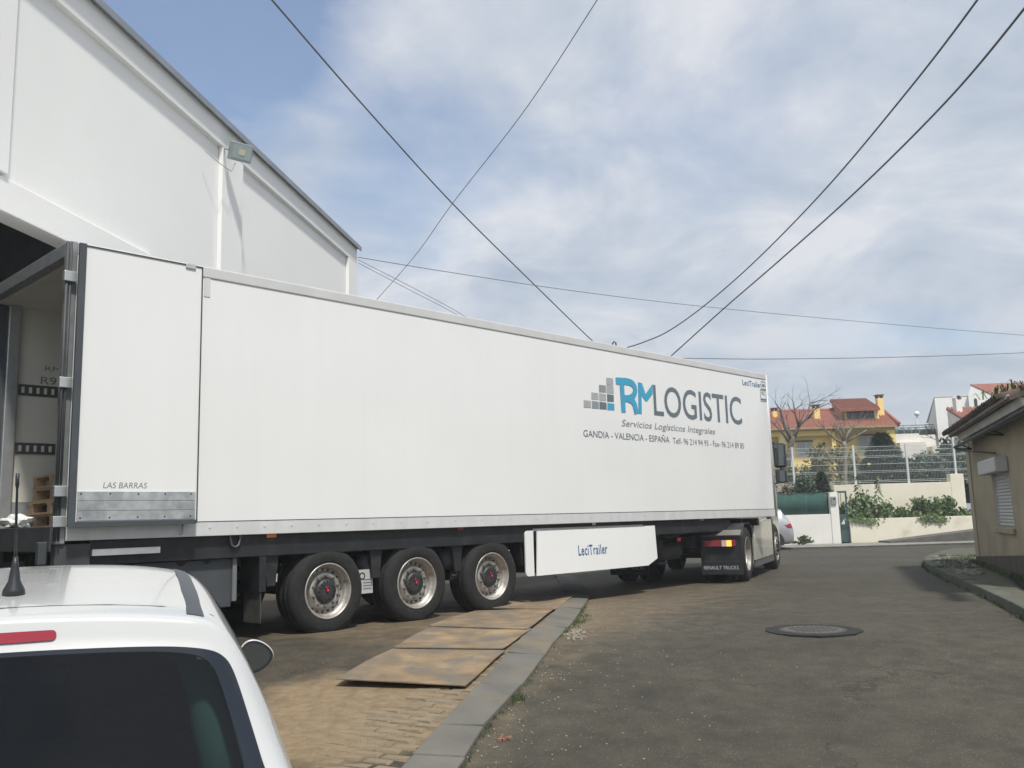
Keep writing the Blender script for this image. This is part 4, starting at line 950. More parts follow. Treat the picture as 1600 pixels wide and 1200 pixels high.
        mo = link('mirror', mm_, c); mo.location = (s * .925, 2.28, .985)
        b = MB(); ring = [(-.0 + .083 * math.cos(t), -.0125, .073 * math.sin(t) * (1 - .25 * math.cos(t) * s)) for t in np.linspace(0, 2 * math.pi, 33)[:-1]]
        b.prism(ring, (0, .004, 0)); b.build('mirror_rim', BLKPL, mo)
        ring = [(.071 * math.cos(t) - s * .005, -.0145, .062 * math.sin(t) * (1 - .25 * math.cos(t) * s)) for t in np.linspace(0, 2 * math.pi, 33)[:-1]]
        b = MB(); b.prism(ring, (0, .0015, 0)); b.build('mirror_glass', MIRG, mo)
        b = MB(); b.tube([(-s * .06, .01, -.03), (-s * .16, .04, -.075)], .022, 8); b.build('mirror_foot', BLKPL, mo)
        # arches and wheels
        for yw in (.62, 3.12):
            car_wheel(c, (s * .80 if s < 0 else .80, yw, .30), s > 0)
            ring = [(s * .862, yw + .345 * math.cos(t), .30 + .345 * math.sin(t)) for t in np.linspace(-.35, math.pi + .35, 25)]; b = MB(); b.add(ring, [tuple(range(25))]); b.build('wheel_arch', CHAS, c, fix=False)
    project(bvh, smooth_outline([(-.165, 1.347), (-.160, 1.337), (-.15, 1.335), (.15, 1.335), (.160, 1.337), (.165, 1.347), (.160, 1.357), (.15, 1.359), (-.15, 1.359), (-.160, 1.357)], 1), fr, Y1, .005, 6).build('brake_light', LRED, c)
    project(bvh, smooth_outline([(-.26, .40), (.26, .40), (.26, .52), (-.26, .52)], 1), fr, Y1, .006, 4).build('number_plate', NUMW, c)
    project(bvh, [(-.55, .318), (0, .305), (.55, .318), (.56, .322), (.56, .326), (0, .311), (-.56, .326), (-.56, .322)], lambda u, v: Vector((u, v, 3)), Vector((0, 0, -1)), .0012, 5).build('hatch_seam', STRIP, c)
    AX = .03
    hz = bvh.ray_cast(Vector((AX, ANT_Y, 3)), Vector((0, 0, -1)))[0].z
    an = MB().lathe([(.0, 0.0), (.031, -.004), (.028, .012), (.016, .035), (.010, .075), (.006, .10), (0, .10)], 20, Matrix.Translation((AX, ANT_Y, hz)) @ Matrix.Rotation(R(90), 4, 'X')).build('antenna_base', BLKPL, c)
    MB().tube([(AX, ANT_Y, hz + .09), (AX, ANT_Y - .03, hz + .20), (AX, ANT_Y - .045, hz + .275), (AX, ANT_Y - .047, hz + .285), (AX, ANT_Y - .052, hz + .315)], [.0042, .0036, .0032, .0055, .005], 8).build('antenna_rod', BLKPL, an)
    if interior:
        b = MB(); b.bb((-.70, .12, .30), (.70, 3.0, .34)); b.bb((-.66, .10, .34), (.66, .14, .90)); b.build('cabin_floor', SEAT, c)
        b = MB(); b.bb((-.70, .15, .86), (.70, .62, .88)); b.build('parcel_shelf', SEAT, c)
        for x in (-.36, .36):
            st = MB().box((x, 1.55, .85), (.50, .14, .62), Matrix.Rotation(R(12), 3, 'X')).build('front_seat', SEAT, c, bevel=.05); MB().box((x, 1.44, 1.24), (.26, .09, .18)).build('headrest', SEAT, st, bevel=.04)
            MB().box((x, .70, 1.03), (.24, .08, .15)).build('rear_headrest', SEAT, c, bevel=.04)
        MB().box((0, .74, .80), (1.25, .14, .42), Matrix.Rotation(R(10), 3, 'X')).build('rear_seat', SEAT, c, bevel=.05)
        MB().bb((-.66, 2.45, .70), (.66, 2.85, .93)).build('dashboard', SEAT, c, bevel=.04)
        for s in (-1, 1):
            MB().tube([(s * .40, .40, 1.305), (s * .49, .38, 1.27), (s * .535, .34, 1.20), (s * .565, .26, 1.08), (s * .60, .18, .92)], [.03, .045, .055, .06, .06], 12).build('pillar_trim', TRIM, c)
    return c
ANT_Y = .48
CARA = R(22.5)
car1 = make_car('parked_car', 'white hatchback seen from behind with a roof antenna and dark rear window in the foreground', PAINTW, (-1.17, 1.97, -.35), CARA); car1.scale = (.93, 1, 1)
p = G(1243, 849); sc_ = at(1240, 846, 30.6)
car2 = make_car('parked_car', 'silver car whose tail shows beyond the tractor unit beside the white wall', PAINTS, (sc_.x - .06, 31.35, -.03), R(90), False)

# ------------------------------------------------------------------ house on the right
HA = R(19.2); hd = Vector((-math.sin(HA), -math.cos(HA), 0)); hn = Vector((-math.cos(HA), math.sin(HA), 0))   # along the wall towards the viewer, outward normal
HC = G(1529, 889); print('house corner', HC)
hm = Matrix(((hd.x, -hn.x, 0, HC.x), (hd.y, -hn.y, 0, HC.y), (0, 0, 1, 0), (0, 0, 0, 1)))     # x towards viewer, y into the house
hs = thing('roadside_house', 'low beige rendered house with tiled eave and small shuttered window at the road bend', 'house'); hs.matrix_world = hm
def HL(px, py, off=0.0):
    p = onplane(px, py, HC + hn * off, hn); q = p - HC; return q.dot(hd), p.z
xw0, zw0 = HL(1545, 740); xw1, zw1 = HL(1586, 822); xw0b, _ = HL(1563, 822); xw1b, _ = HL(1575, 737)
xw = (xw0 + xw0b) / 2; xv = (xw1 + xw1b) / 2; zt_ = HL(1560, 738)[1]; zs_ = HL(1575, 824)[1]
print('win', xw, xv, zs_, zt_)
HLEN = HL(1606, 800)[0] + 1.0; ze = 2.60
b = MB(); b.bb((0, 0, -.3), (xw, .3, ze)); b.bb((xv, 0, -.3), (HLEN, .3, ze)); b.bb((xw, 0, -.3), (xv, .3, zs_)); b.bb((xw, 0, zt_), (xv, .3, ze)); b.build('wall', BEIGE, hs)
b = MB(); b.bb((0, .302, -.3), (.3, 6.5, ze)); b.bb((HLEN - .3, .302, -.3), (HLEN, 6.5, ze)); b.bb((.302, 6.2, -.3), (HLEN - .302, 6.5, ze)); b.build('wall', BEIGE, hs)
zp0 = HL(1534, 871.5)[1]; xq, zp1 = HL(1600, 868)
MB().prism([(-.02, -.025, -.3), (HLEN, -.025, -.3), (HLEN, -.025, zp1 + (HLEN - xq) * (zp1 - zp0) / xq), (xq, -.025, zp1), (-.02, -.025, zp0)], (0, .022, 0)).build('plinth', PLINTH, hs)
MB().bb((-.008, -.022, zp0 + .02), (.42, -.003, ze - .02)).build('corner_strip', M('corner_render', (.40, .35, .25), .9, var=.1, bump=.3, bs=25), hs)
xs_, zsh = HL(1560, 720, .12)
wn_ = MB().bb((xw - .03, .06, zs_), (xv + .03, .10, zt_)).build('window_frame', SHUT, hs)
nsl = 16
for i in range(nsl):
    z0_ = zs_ + .01 + i * (zt_ - zs_ - .02) / nsl; zz = (zt_ - zs_ - .02) / nsl
    MB().prism([(xw + .035, .058, z0_), (xw + .035, .040, z0_ + zz * .3), (xw + .035, .040, z0_ + zz * .7), (xw + .035, .058, z0_ + zz * .97)], (xv - xw - .07, 0, 0)).build('shutter_slat', SHUT, wn_)
b = MB(); b.bb((xw, .01, zs_), (xw + .034, .058, zt_)); b.bb((xv - .034, .01, zs_), (xv, .058, zt_)); b.build('shutter_guide', SHUT, wn_)
MB().bb((xw - .10, -.20, zt_ - .02), (xv + .05, -.002, zt_ + .22)).build('shutter_box', SHUT, hs, bevel=.02)
MB().bb((xw - .08, -.05, zs_ - .10), (xv + .10, -.003, zs_ - .005)).build('window_sill', BEIGE, hs, bevel=.01)
# eaves: cornice, tiles, roof
zeav = HL(1500, 663, .38)[1]
RT_ = R(17)
MB().prism([(-.10, -.10, ze + .0), (-.10, -.14, ze + .10), (-.10, -.28, ze + .16), (-.10, -.30, zeav - .02), (-.10, .0, zeav - .02), (-.10, -.0, ze)], (HLEN + .2, 0, 0)).build('cornice', M('cornice_white', (.66, .66, .62), .85, var=.12, streak=.2), hs)
b = MB(); b.prism([(-.10, -.30, zeav), (-.10, 3.2, zeav + 3.5 * math.tan(RT_)), (-.10, 3.2, zeav + 3.5 * math.tan(RT_) - .10), (-.10, -.27, zeav - .06)], (HLEN + .3, 0, 0))
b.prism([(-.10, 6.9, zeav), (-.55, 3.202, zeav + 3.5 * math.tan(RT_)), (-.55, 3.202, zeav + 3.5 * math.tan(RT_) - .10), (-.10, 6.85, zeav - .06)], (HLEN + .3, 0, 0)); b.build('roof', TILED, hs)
def tile_mesh():
    V = []; Fc = []; n = 7
    for i in range(2):
        for k in range(n):
            a = math.pi * k / (n - 1); r = .105 if i == 0 else .085; V.append((r * math.cos(a), i * .44, r * .75 * math.sin(a)))
    V += [(v[0] * .85, v[1], v[2] * .85 - .004) for v in V]
    for i in range(n - 1):
        Fc += [(i, i + 1, n + i + 1, n + i), (2 * n + i + 1, 2 * n + i, 3 * n + i, 3 * n + i + 1), (i + 1, i, 2 * n + i, 2 * n + i + 1)]
    b = MB().add(V, Fc, True); return b.mesh('roof_tile', TILED)
tm = tile_mesh(); ty = 0
for row in range(3):
    for i in range(int((HLEN + .25) / .215)):
        xx = -.06 + i * .215; d_ = row * .36
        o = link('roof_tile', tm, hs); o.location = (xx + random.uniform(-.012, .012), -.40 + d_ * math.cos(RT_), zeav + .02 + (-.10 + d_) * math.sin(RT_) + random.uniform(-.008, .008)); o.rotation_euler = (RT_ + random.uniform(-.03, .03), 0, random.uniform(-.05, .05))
b = MB()
for i in range(int((HLEN + .25) / .215)):
    xx = -.06 + i * .215
    for row in range(3, 10):
        d_ = row * .36; b.v += []; mt = Matrix.Translation((xx + random.uniform(-.012, .012), -.40 + d_ * math.cos(RT_), zeav + .02 + (-.10 + d_) * math.sin(RT_))) @ Matrix.Rotation(RT_, 4, 'X')
        b.add([mt @ v.co for v in tm.vertices], [tuple(q.vertices) for q in tm.polygons if q.center.z > .02][:12], True)
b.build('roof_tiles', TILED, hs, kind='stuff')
# awning frame over the door further along: dark sheet with brackets
xa, za = HL(1491, 698, .32); zaw = HL(1520, 684, .32)[1]; AWL = HL(1604, 650, .32)[0] + .1 - xa
aw = MB().prism([(xa, -.32, zaw - .035), (xa, -.32, zaw + .02), (xa, -.01, zaw + .20), (xa, -.01, zaw + .16)], (AWL, 0, 0)).build('awning', M('awning_sheet', (.07, .085, .085), .7, var=.3, streak=.3), hs)
MB().tube([(xa + .15, -.30, zaw - .07), (xa + 2.9, -.06, zaw - .30)], .016, 6).build('awning_stay', M('bracket_black', (.025, .026, .027)), aw)
for xx in (xa + .05, xa + AWL * .5, xa + AWL - .1):
    br = MB().tube([(xx, -.31, zaw - .03), (xx, -.02, zaw - .05)], .018, 6)
    br.tube([(xx, -.22, zaw + .05), (xx, -.03, zaw - .04)], .012, 6); br.build('awning_bracket', M('bracket_black', (.025, .026, .027), .6), aw)
MB().tube([(xa + .02, -.32, zaw - .0), (xa + AWL - .05, -.32, zaw - .0)], .028, 6).build('awning_edge', M('bracket_black', (.025, .026, .027)), aw)
# plants growing on the tiles
b = MB(); pc = hm @ Vector((HL(1563, 626, .2)[0], -.10, zeav + .10))
for _ in range(60):
    a = random.uniform(0, 6.28); L_ = random.uniform(.10, .28); q = pc + Vector((random.gauss(0, .12), random.gauss(0, .18), .0)); m_ = q + Vector((math.cos(a) * L_ * .35, math.sin(a) * L_ * .5, L_ * .8)); e = q + Vector((math.cos(a) * L_ * .9, math.sin(a) * L_ * 1.1, L_ * .55)); w_ = Vector((-math.sin(a), math.cos(a), 0)) * .012
    b.add([q - w_, q + w_, m_ + w_, m_ - w_, e], [(0, 1, 2, 3), (3, 2, 4)])
b.build('roof_plant', WEED, None, fix=False, label='wild spiky plant growing on the tiled eave of the beige house', category='plant')
# pavement and kerb in front of the house
KP = [G(*q) for q in ((1600, 968), (1570, 950), (1530, 930), (1490, 912), (1460, 897), (1443, 886), (1447, 876), (1470, 868), (1510, 862))]
KP = [Vector((p.x, p.y, 0)) for p in KP]; KP = [Vector((KP[0].x + (KP[0] - KP[1]).x * 6, KP[0].y + (KP[0] - KP[1]).y * 6, 0))] + KP
def smoothline(P, it=2):
    for _ in range(it):
        Q = [P[0]]
        for a, c in zip(P[:-1], P[1:]): Q += [a * .75 + c * .25, a * .25 + c * .75]
        P = Q + [P[-1]]
    return P
KP = smoothline(KP)
far_in = [HC + Vector((6, 6, 0)), HC + hn * -.1 - hd * .0 + Vector((6, -2, 0)), HC + hd * 9 - hn * .1]
b = MB(); poly = [(p.x, p.y) for p in KP]; inner = []
for i, p in enumerate(KP):
    d_ = (KP[min(i + 1, len(KP) - 1)] - KP[max(0, i - 1)]).normalized(); inner.append(p + Vector((d_.y, -d_.x, 0)) * .20)
PZ = .12
top = [Vector((p.x, p.y, zg(p.y) + PZ)) for p in inner]
ctr = [HC + Vector((3.5, 3.0, PZ)), HC + hd * 9 - hn * 1.0 + Vector((0, 0, PZ))]
b.add([Vector((p.x, p.y, p.z - .004)) for p in top] + ctr, [tuple(range(len(top))) + (len(top), len(top) + 1)])
pvm = M('worn_pavement', (.085, .082, .06), .92, var=.3, vs=2.5, bump=.5, bs=25, col2=(.065, .08, .042), c2amt=.6, c2s=1.5, obj=False)
pv = b.build('pavement', pvm, kind='structure')
for q in pv.data.polygons:
    if q.normal.z < 0: q.flip()
kb = bpy.data.objects.new('house_kerb', None); COL.objects.link(kb); kb['kind'] = 'structure'
KCM = M('mossy_kerb', (.085, .09, .072), .9, var=.25, vs=3, bump=.4, bs=30, col2=(.06, .075, .045), c2amt=.5, c2s=2.5, obj=False)
# resample into stones
acc = []; s_ = 0
for p, q in zip(KP[:-1], KP[1:]): 
    n_ = max(1, int((q - p).length / .1)); acc += [p.lerp(q, i / n_) for i in range(n_)]
step = 8
for i in range(0, len(acc) - step, step):
    P = [acc[i], acc[i + step // 2], acc[i + step]]
    if (P[2] - P[0]).length > 1.2: continue
    I = []
    for j, p in enumerate(P):
        d_ = (P[2] - P[0]).normalized(); I.append(p + Vector((d_.y, -d_.x, 0)) * .22)
    e = (P[2] - P[0]).normalized() * .008; P[0] = P[0] + e; I[0] = I[0] + e
    lift = PZ + .006 + random.uniform(-.008, .008)
    ring = [Vector((p.x, p.y, zg(p.y) - .1)) for p in P + I[::-1]]
    MB().prism(ring, (0, 0, .1 + lift)).build('kerb_stone', KCM, kb, bevel=.015)
# rough cobbles at the corner of that pavement
b = MB()
for _ in range(520):
    p = G(random.uniform(1452, 1535), random.uniform(866, 898), PZ)
    if not inpoly(p.x, p.y, [(q.x, q.y) for q in inner] + [(q.x, q.y) for q in ctr]) or (p - HC).dot(hn) < .1: continue
    s_ = random.uniform(.035, .06); b.box((p.x, p.y, zg(p.y) + PZ - .004), (s_ * 2, s_ * 1.7, .03), Matrix.Rotation(random.uniform(0, 3), 3, 'Z') @ Matrix.Rotation(random.uniform(-.15, .15), 3, 'X'))
b.build('cobble_patch', CALC, kind='stuff')
b = MB()
for _ in range(130):
    i = random.randrange(len(acc)); blades(b, acc[i] + Vector((random.uniform(-.05, .0), random.uniform(-.03, .02), zg(acc[i].y))), 10, .06, .05)
for _ in range(160):
    p = G(random.uniform(1460, 1532), random.uniform(868, 890), PZ); blades(b, p, 9, .06, .07)
for _ in range(120):
    b_ = HC + hd * random.uniform(-.2, 5) + hn * random.uniform(.02, .12); blades(b, Vector((b_.x, b_.y, zg(b_.y) + PZ)), 8, .10, .06)
b.build('weeds', WEED, kind='stuff', fix=False)

# ------------------------------------------------------------------ far side of the road
def XZ(px, py, Y): p = at(px, py, Y); return p.x, p.z
Yw = 33.8
# far pavement, ramp, garden terrain
xa_, _ = XZ(1120, 850, 31.5); xb_, _ = XZ(1800, 850, 31.5)
MB().bb((xa_ - 25, 30.9, -.1), (xb_ + 20, 33.75, .045)).build('far_pavement', CALC, kind='structure', bevel=.01)
b = MB()
for i in range(46): b.bb((xa_ + i * .62 - 8, 30.75, -.1), (xa_ + i * .62 - 8 + .605, 30.89, .052 + random.uniform(-.006, .006)))
b.build('far_kerb', KCM, kind='stuff')
x0, _ = XZ(1372, 846, Yw); x1, z1 = XZ(1525, 825, Yw)
sl_ = (z1 - .11) / (x1 - x0)
MB().prism([(x0, 32.7, .10), (x1 + 12, 32.7, .10 + sl_ * (x1 + 12 - x0)), (x1 + 12, 32.7, -.1), (x0, 32.7, -.1)], (0, 1.08, 0)).build('driveway_ramp', M('ramp_asphalt', (.10, .097, .088), .9, var=.2, vs=3, bump=.4, bs=40, obj=False), kind='structure')
XX = np.linspace(-40, 75, 60); YY = np.concatenate([[35.35], np.linspace(36, 130, 48)])
def tz(x, y): return 2.15 + .075 * max(0, y - 38) ** 0.9 + .15 * math.sin(x * .4) * min(1, (y - 35.3) / 5)
V = [(x, y, tz(x, y)) for y in YY for x in XX]; nx = len(XX)
me = bpy.data.meshes.new('garden_terrain'); me.from_pydata(V, [], [(r * nx + c, r * nx + c + 1, (r + 1) * nx + c + 1, (r + 1) * nx + c) for r in range(len(YY) - 1) for c in range(nx - 1)]); me.materials.append(SOIL); link('garden_terrain', me, None, kind='structure')
# white boundary wall with green net, pillar, gate
xl = XZ(1150, 804, Yw)[0] - 14; xr = XZ(1298, 804, Yw)[0]; zt = XZ(1260, 804, Yw)[1]
bw = thing('boundary_wall', 'low white painted wall topped with a green net behind the silver car', 'wall', ((xl + xr) / 2, Yw, 0)); cxm = (xl + xr) / 2
MB().bb((xl - cxm, 0, -.1), (xr - cxm - .002, .22, zt)).build('wall', WHITEW, bw)
xp = XZ(1311, 804, Yw)[0]; zp = XZ(1303, 769, Yw)[1]
MB().bb((xr - cxm, -.03, -.1), (xp - cxm, .27, zp)).build('pillar', WHITEW, bw, bevel=.01)
zn = XZ(1260, 771, Yw)[1]
nm = MB(); n = 60; V = []
for i in range(n + 1):
    x = xl + (xr - xl) * i / n; V += [(x - cxm, .13 + .02 * math.sin(i * 1.7), zt + .002), (x - cxm, .13 + .015 * math.sin(i * 2.3 + 1), zn + .02 * math.sin(i * .9))]
nm.add(V, [(2 * i, 2 * i + 2, 2 * i + 3, 2 * i + 1) for i in range(n)], True); o = nm.build('net', NET, bw); sm_ = o.modifiers.new('t', 'SOLIDIFY'); sm_.thickness = .012
for px in (1230, 1262, 1293): x = XZ(px, 790, Yw)[0]; MB().tube([(x - cxm, .15, zt - .05), (x - cxm, .15, zn + .03)], .02, 8).build('net_post', GREENP, bw)
MB().tube([(xl - cxm, .13, zn), (xr - cxm, .13, zn)], .012, 6).build('net_wire', GREENP, bw)
ma = XZ(1297, 776, Yw); mb_ = XZ(1306, 788, Yw)
mbx = thing('mailbox', 'small metal letterbox fixed on the white gate pillar', 'mailbox', (ma[0], Yw - .03, mb_[1]))
w_, h_ = mb_[0] - ma[0], ma[1] - mb_[1]
MB().bb((0, -.06, 0), (w_, -.002, h_)).build('box', M('letterbox_grey', (.30, .31, .30), .4, .3), mbx, bevel=.008)
MB().bb((w_ * .35, -.066, h_ * .6), (w_ * .75, -.0605, h_ * .78)).build('slot', CHAS, mbx)
ga = XZ(1311, 804, Yw)[0] + .01; gb = XZ(1326.5, 804, Yw)[0]; gz = XZ(1317, 767, Yw)[1]
gt = thing('garden_gate', 'narrow dark green metal gate between the white pillar and the cream wall', 'gate', (ga, Yw + .08, 0))
gw = gb - ga
b = MB(); b.bb((0, 0, .06), (.05, .05, gz)); b.bb((gw - .05, 0, .06), (gw, .05, gz)); b.bb((.051, 0, gz - .07), (gw - .051, .05, gz)); b.build('gate_frame', GREENP, gt)
MB().bb((.051, .012, .08), (gw - .051, .035, XZ(1318, 803, Yw)[1])).build('gate_panel', GREENP, gt)
MB().tube([(gw * .38, .025, 1.0), (gw * .38, .025, gz - .06)], .012, 6).build('gate_bar', GREENP, gt)
sg = XZ(1319, 819, Yw); MB().prism([(sg[0] - ga - .08, .006, sg[1] - 0.0), (sg[0] - ga + .06, .006, sg[1]), (sg[0] - ga + .06, .006, sg[1] + .21)], (0, .005, 0)).build('gate_sign', M('sign_white', (.62, .64, .64), .5), gt)
# cream retaining walls
xl2 = gb + .01; xr2 = XZ(1525, 808, Yw)[0]; zt2 = XZ(1420, 808.5, Yw)[1]
lw = thing('planter_wall', 'low cream rendered wall below the leafy planting beside the ramp', 'wall', (xl2, Yw, 0))
MB().bb((0, 0, -.1), (xr2 - xl2, .20, zt2)).build('wall', CREAMW, lw, bevel=.008)
Yu = 35.0; xl3 = XZ(1150, 755, Yu)[0] - 12; xr3 = XZ(1506, 750, Yu)[0]; zu = XZ(1400, 755, Yu)[1]
uw = thing('retaining_wall', 'tall cream rendered retaining wall carrying the wire mesh fence', 'wall', (xl3, Yu, 0))
xm_ = XZ(1302, 755, Yu)[0]
MB().bb((xm_ - xl3, 0, -.1), (xr3 - xl3 - .52, .25, zu)).build('wall', CREAMW, uw)
MB().bb((0, 0.01, -.1), (xm_ - xl3 - .002, .25, zu + .02)).build('wall', M('grey_render', (.42, .39, .34), .9, var=.15, bump=.2, bs=15, streak=.3), uw)
MB().bb((xr3 - xl3 - .518, -.01, -.1), (xr3 - xl3, .3, XZ(1500, 740, Yu)[1])).build('pillar', CREAMW, uw, bevel=.01)
MB().bb((xl2, Yw + .202, .0), (xr2, Yu - .002, zt2 - .08)).build('planter_soil', SOIL, kind='structure')
MB().bb((xr2 + .01, 34.2, -.1), (xr2 + 22, 34.4, 1.0)).build('ramp_wall', CREAMW, label='cream wall running on behind the beige house', category='wall')
# mesh fence: posts and wire panels
fpx = [1149, 1237, 1333, 1416, 1491]; Yf = Yu + .12
mf = thing('mesh_fence', 'welded wire mesh fence with white posts on top of the cream retaining wall', 'fence', (XZ(1333, 755, Yf)[0], Yf, zu)); fx0 = mf.location.x
pX = [XZ(px + 4, 752, Yf)[0] for px in fpx]; pX = [pX[0] - 2.1] + pX + [pX[-1] + 2.1]
ztops = XZ(1333, 697, Yf)[1] - zu
for i, x in enumerate(pX):
    hh = ztops if i != 5 else XZ(1487, 681, Yf)[1] - zu
    MB().bb((x - .035 - fx0, -.035, -.02), (x + .035 - fx0, .035, hh)).build('post', GALV, mf, bevel=.006)
    MB().bb((x - .04 - fx0, -.04, hh + .001), (x + .04 - fx0, .04, hh + .025)).build('post_cap', GALV, mf)
for i, (a, c) in enumerate(zip(pX[:-1], pX[1:])):
    b = MB(); hh = ztops - .03
    levels = [.06, .12, hh * .30, hh * .34, hh * .52, hh * .70, hh * .74, hh * .88, hh - .02]
    for z in levels: b.bb((a + .036 - fx0, -.046, z), (c - .036 - fx0, -.036, z + .013))
    k = 0
    for x in np.arange(a + .06, c - .05, .055): b.bb((x - .002 - fx0, -.036, .04), (x + .002 - fx0, -.032, hh))
    b.build('wire_panel', WIREM, mf, kind='stuff')
for px, py in ((1304, 726), (1357, 725)): x, z = XZ(px, py, Yf); MB().bb((x - .06 - fx0, -.05, z - zu - .04), (x + .06 - fx0, -.047, z - zu + .04)).build('fence_tag', M('tag_yellow', (.6, .55, .25), .6), mf)

# ------------------------------------------------------------------ vegetation
def leaf_cloud(b, c, rad, n, s, clump=.35, flat=0.0, up=False):
    cl = []
    for _ in range(max(5, int(n / 45))):
        v = Vector((random.gauss(0, 1), random.gauss(0, 1), random.gauss(0, 1))).normalized() * random.random() ** .4
        if v.z < -.6: v.z *= .5
        cl.append(v)
    for _ in range(n):
        v = random.choice(cl) + Vector((random.gauss(0, 1), random.gauss(0, 1), random.gauss(0, 1))) * clump * .5
        p = Vector(c) + Vector((v.x * rad[0], v.y * rad[1], v.z * rad[2]))
        a = Vector((random.gauss(0, 1), random.gauss(0, 1), random.gauss(0, 1) * (1 - flat))).normalized(); t = a.orthogonal().normalized(); t = (Matrix.Rotation(random.uniform(0, 6.28), 3, a) @ t); q = a.cross(t); r = s * random.uniform(.6, 1.3)
        b.add([p - t * r * .5, p + q * r * .32, p + t * r * .6, p - q * r * .32], [(0, 1, 2, 3)])
def conifer(b, base, h, rad, n, s):
    for _ in range(n):
        t = random.random() ** 1.25; rr = rad * (1 - t) ** .8 * (.92 + .10 * math.sin(t * 26 + 2)) * random.random() ** .35 + .04; a = random.uniform(0, 6.28)
        p = Vector(base) + Vector((math.cos(a) * rr, math.sin(a) * rr, h * t)); d_ = Vector((math.cos(a), math.sin(a), random.uniform(-.35, .35))); w_ = Vector((-math.sin(a), math.cos(a), random.uniform(-.4, .4))) * s * .3
        b.add([p - w_, p + d_ * s * random.uniform(.5, 1.1), p + w_, p - d_ * s * .4], [(0, 1, 2, 3)])
def plant(name, label, cat, px, py, Y, build, mat, group=None, zbase=None, stem=None):
    p = at(px, py, Y); 
    if zbase is not None: p.z = zbase
    t = thing(name, label, cat, p, 0, group); b = MB(); build(b); b.build('foliage', mat, t, fix=False)
    if stem:
        s_ = MB(); stem(s_); s_.build('stem', BARK, t)
    return t
ppm = lambda Y: F / Y
def shrub(label, x0, x1, y0, y1, Y, mat, n, s, con=False, cat='shrub', group=None, name='shrub'):
    k = Y / F; w_ = (x1 - x0) * k / 2; h_ = (y1 - y0) * k
    if con: fn = lambda b: conifer(b, (0, 0, 0), h_, w_, n, s)
    else: fn = lambda b: leaf_cloud(b, (0, 0, h_ * .5), (w_, w_ * .7, h_ * .5), n, s)
    return plant(name, label, cat, (x0 + x1) / 2, y1, Y, fn, mat, group, None, lambda b: b.tube([(0, 0, -.25), (.03, 0, h_ * .4), (-.02, .03, h_ * .75)], [.05, .035, .015], 6))
shrub('dark cedar-like bush with broad spread behind the middle of the mesh fence', 1330, 1440, 678, 768, 38.5, DLEAF, 8500, .26, True, 'tree', None, 'cedar_tree')
shrub('smaller dark hedge bush between the cedar and the right fence posts', 1415, 1480, 712, 762, 38, DLEAF, 3200, .17)
shrub('dark bush behind the fence next to the beige house', 1472, 1520, 690, 760, 38, MLEAF, 3200, .17)
shrub('olive yellow loose bush in front of the yellow house wall', 1262, 1302, 690, 760, 38.5, OLEAF, 900, .17)
shrub('pale olive bush behind the second pollarded tree', 1300, 1345, 700, 765, 39.2, OLEAF, 900, .17)
shrub('low olive bush behind the left end of the fence', 1216, 1262, 722, 762, 38.2, OLEAF, 600, .15)
shrub('dark rounded conifer rising above the green net', 1270, 1301, 738, 778, 34.45, DLEAF, 2600, .13, True)
shrub('dark dense bush above the green net left of the conifer', 1236, 1274, 747, 780, 34.45, DLEAF, 2400, .12)
shrub('brownish dry bush at the left end above the green net', 1208, 1240, 752, 778, 34.5, leafmat('dry_leaf', (.15, .13, .09), (.22, .19, .13)), 260, .11)
shrub('small weed clump at the foot of the white wall', 1240, 1268, 839, 851, 33.3, WEED, 380, .09, name='weed_clump', cat='weed')
# leafy plants above the planter wall
def figgy(label, px, py0, w, h, n, sprays=()):
    k = (Yw + .5) / F
    def fn(b):
        leaf_cloud(b, (0, 0, h * k * .45), (w * k / 2, .35, h * k * .5), n, .15, .45, .35)
        for (dx, hh) in sprays:
            for i in range(13):
                t = i / 12; rr = random.uniform(.06, .20) * (1.15 - t); z = hh * k * (.40 + .60 * t)
                for a in range(5): 
                    an = random.uniform(0, 6.28); p = Vector((dx * k + math.cos(an) * rr, math.sin(an) * rr * .6, z)); d_ = Vector((math.cos(an), math.sin(an) * .5, -.45)) * .11; w_ = Vector((-math.sin(an) * .5, math.cos(an), .8)) * .055
                    b.add([p - d_ * .5, p + w_, p + d_, p - w_], [(0, 1, 2, 3)])
    return plant('leafy_plant', label, 'plant', px, py0, Yw + .42, fn, LEAF, 'plants along the planter wall', zt2 - .14, lambda b: b.tube([(0, 0, -.2), (.02, 0, h * k * .4), (.0, 0, h * k * .8)], [.025, .018, .008], 6))
figgy('bushy plant spilling over the planter wall right beside the green gate', 1333, 808, 38, 36, 700)
figgy('tall leafy plant with an upright spray near the left of the planter wall', 1354, 808, 34, 46, 620, ((-9, 70), (2, 40)))
figgy('leafy plant with one raised shoot in the left middle of the planter wall', 1380, 808, 30, 30, 480, ((-4, 66),))
figgy('low dark plant in the middle of the planter wall', 1402, 808, 34, 20, 380)
figgy('sparse short plant right of the middle of the planter wall', 1425, 808, 26, 14, 200, ())
figgy('broad leafy plant on the right half of the planter wall', 1454, 808, 44, 40, 850)
figgy('second broad leafy plant next to the ramp end of the planter wall', 1474, 808, 36, 36, 620)
figgy('thin plant at the right end of the planter wall', 1498, 808, 34, 20, 260, ())
b = MB()
for _ in range(1500):
    p = at(random.uniform(1329, 1520), 808 - abs(random.gauss(0, 4.5)), Yw + random.uniform(.25, .8)); a = Vector((random.gauss(0, 1), random.gauss(0, 1), random.gauss(0, 1))).normalized(); t = a.orthogonal().normalized(); q = a.cross(t); r = random.uniform(.04, .10)
    b.add([p - t * r, p + q * r * .6, p + t * r, p - q * r * .6], [(0, 1, 2, 3)])
b.build('planter_ground_cover', LEAF, kind='stuff', fix=False)
b = MB()
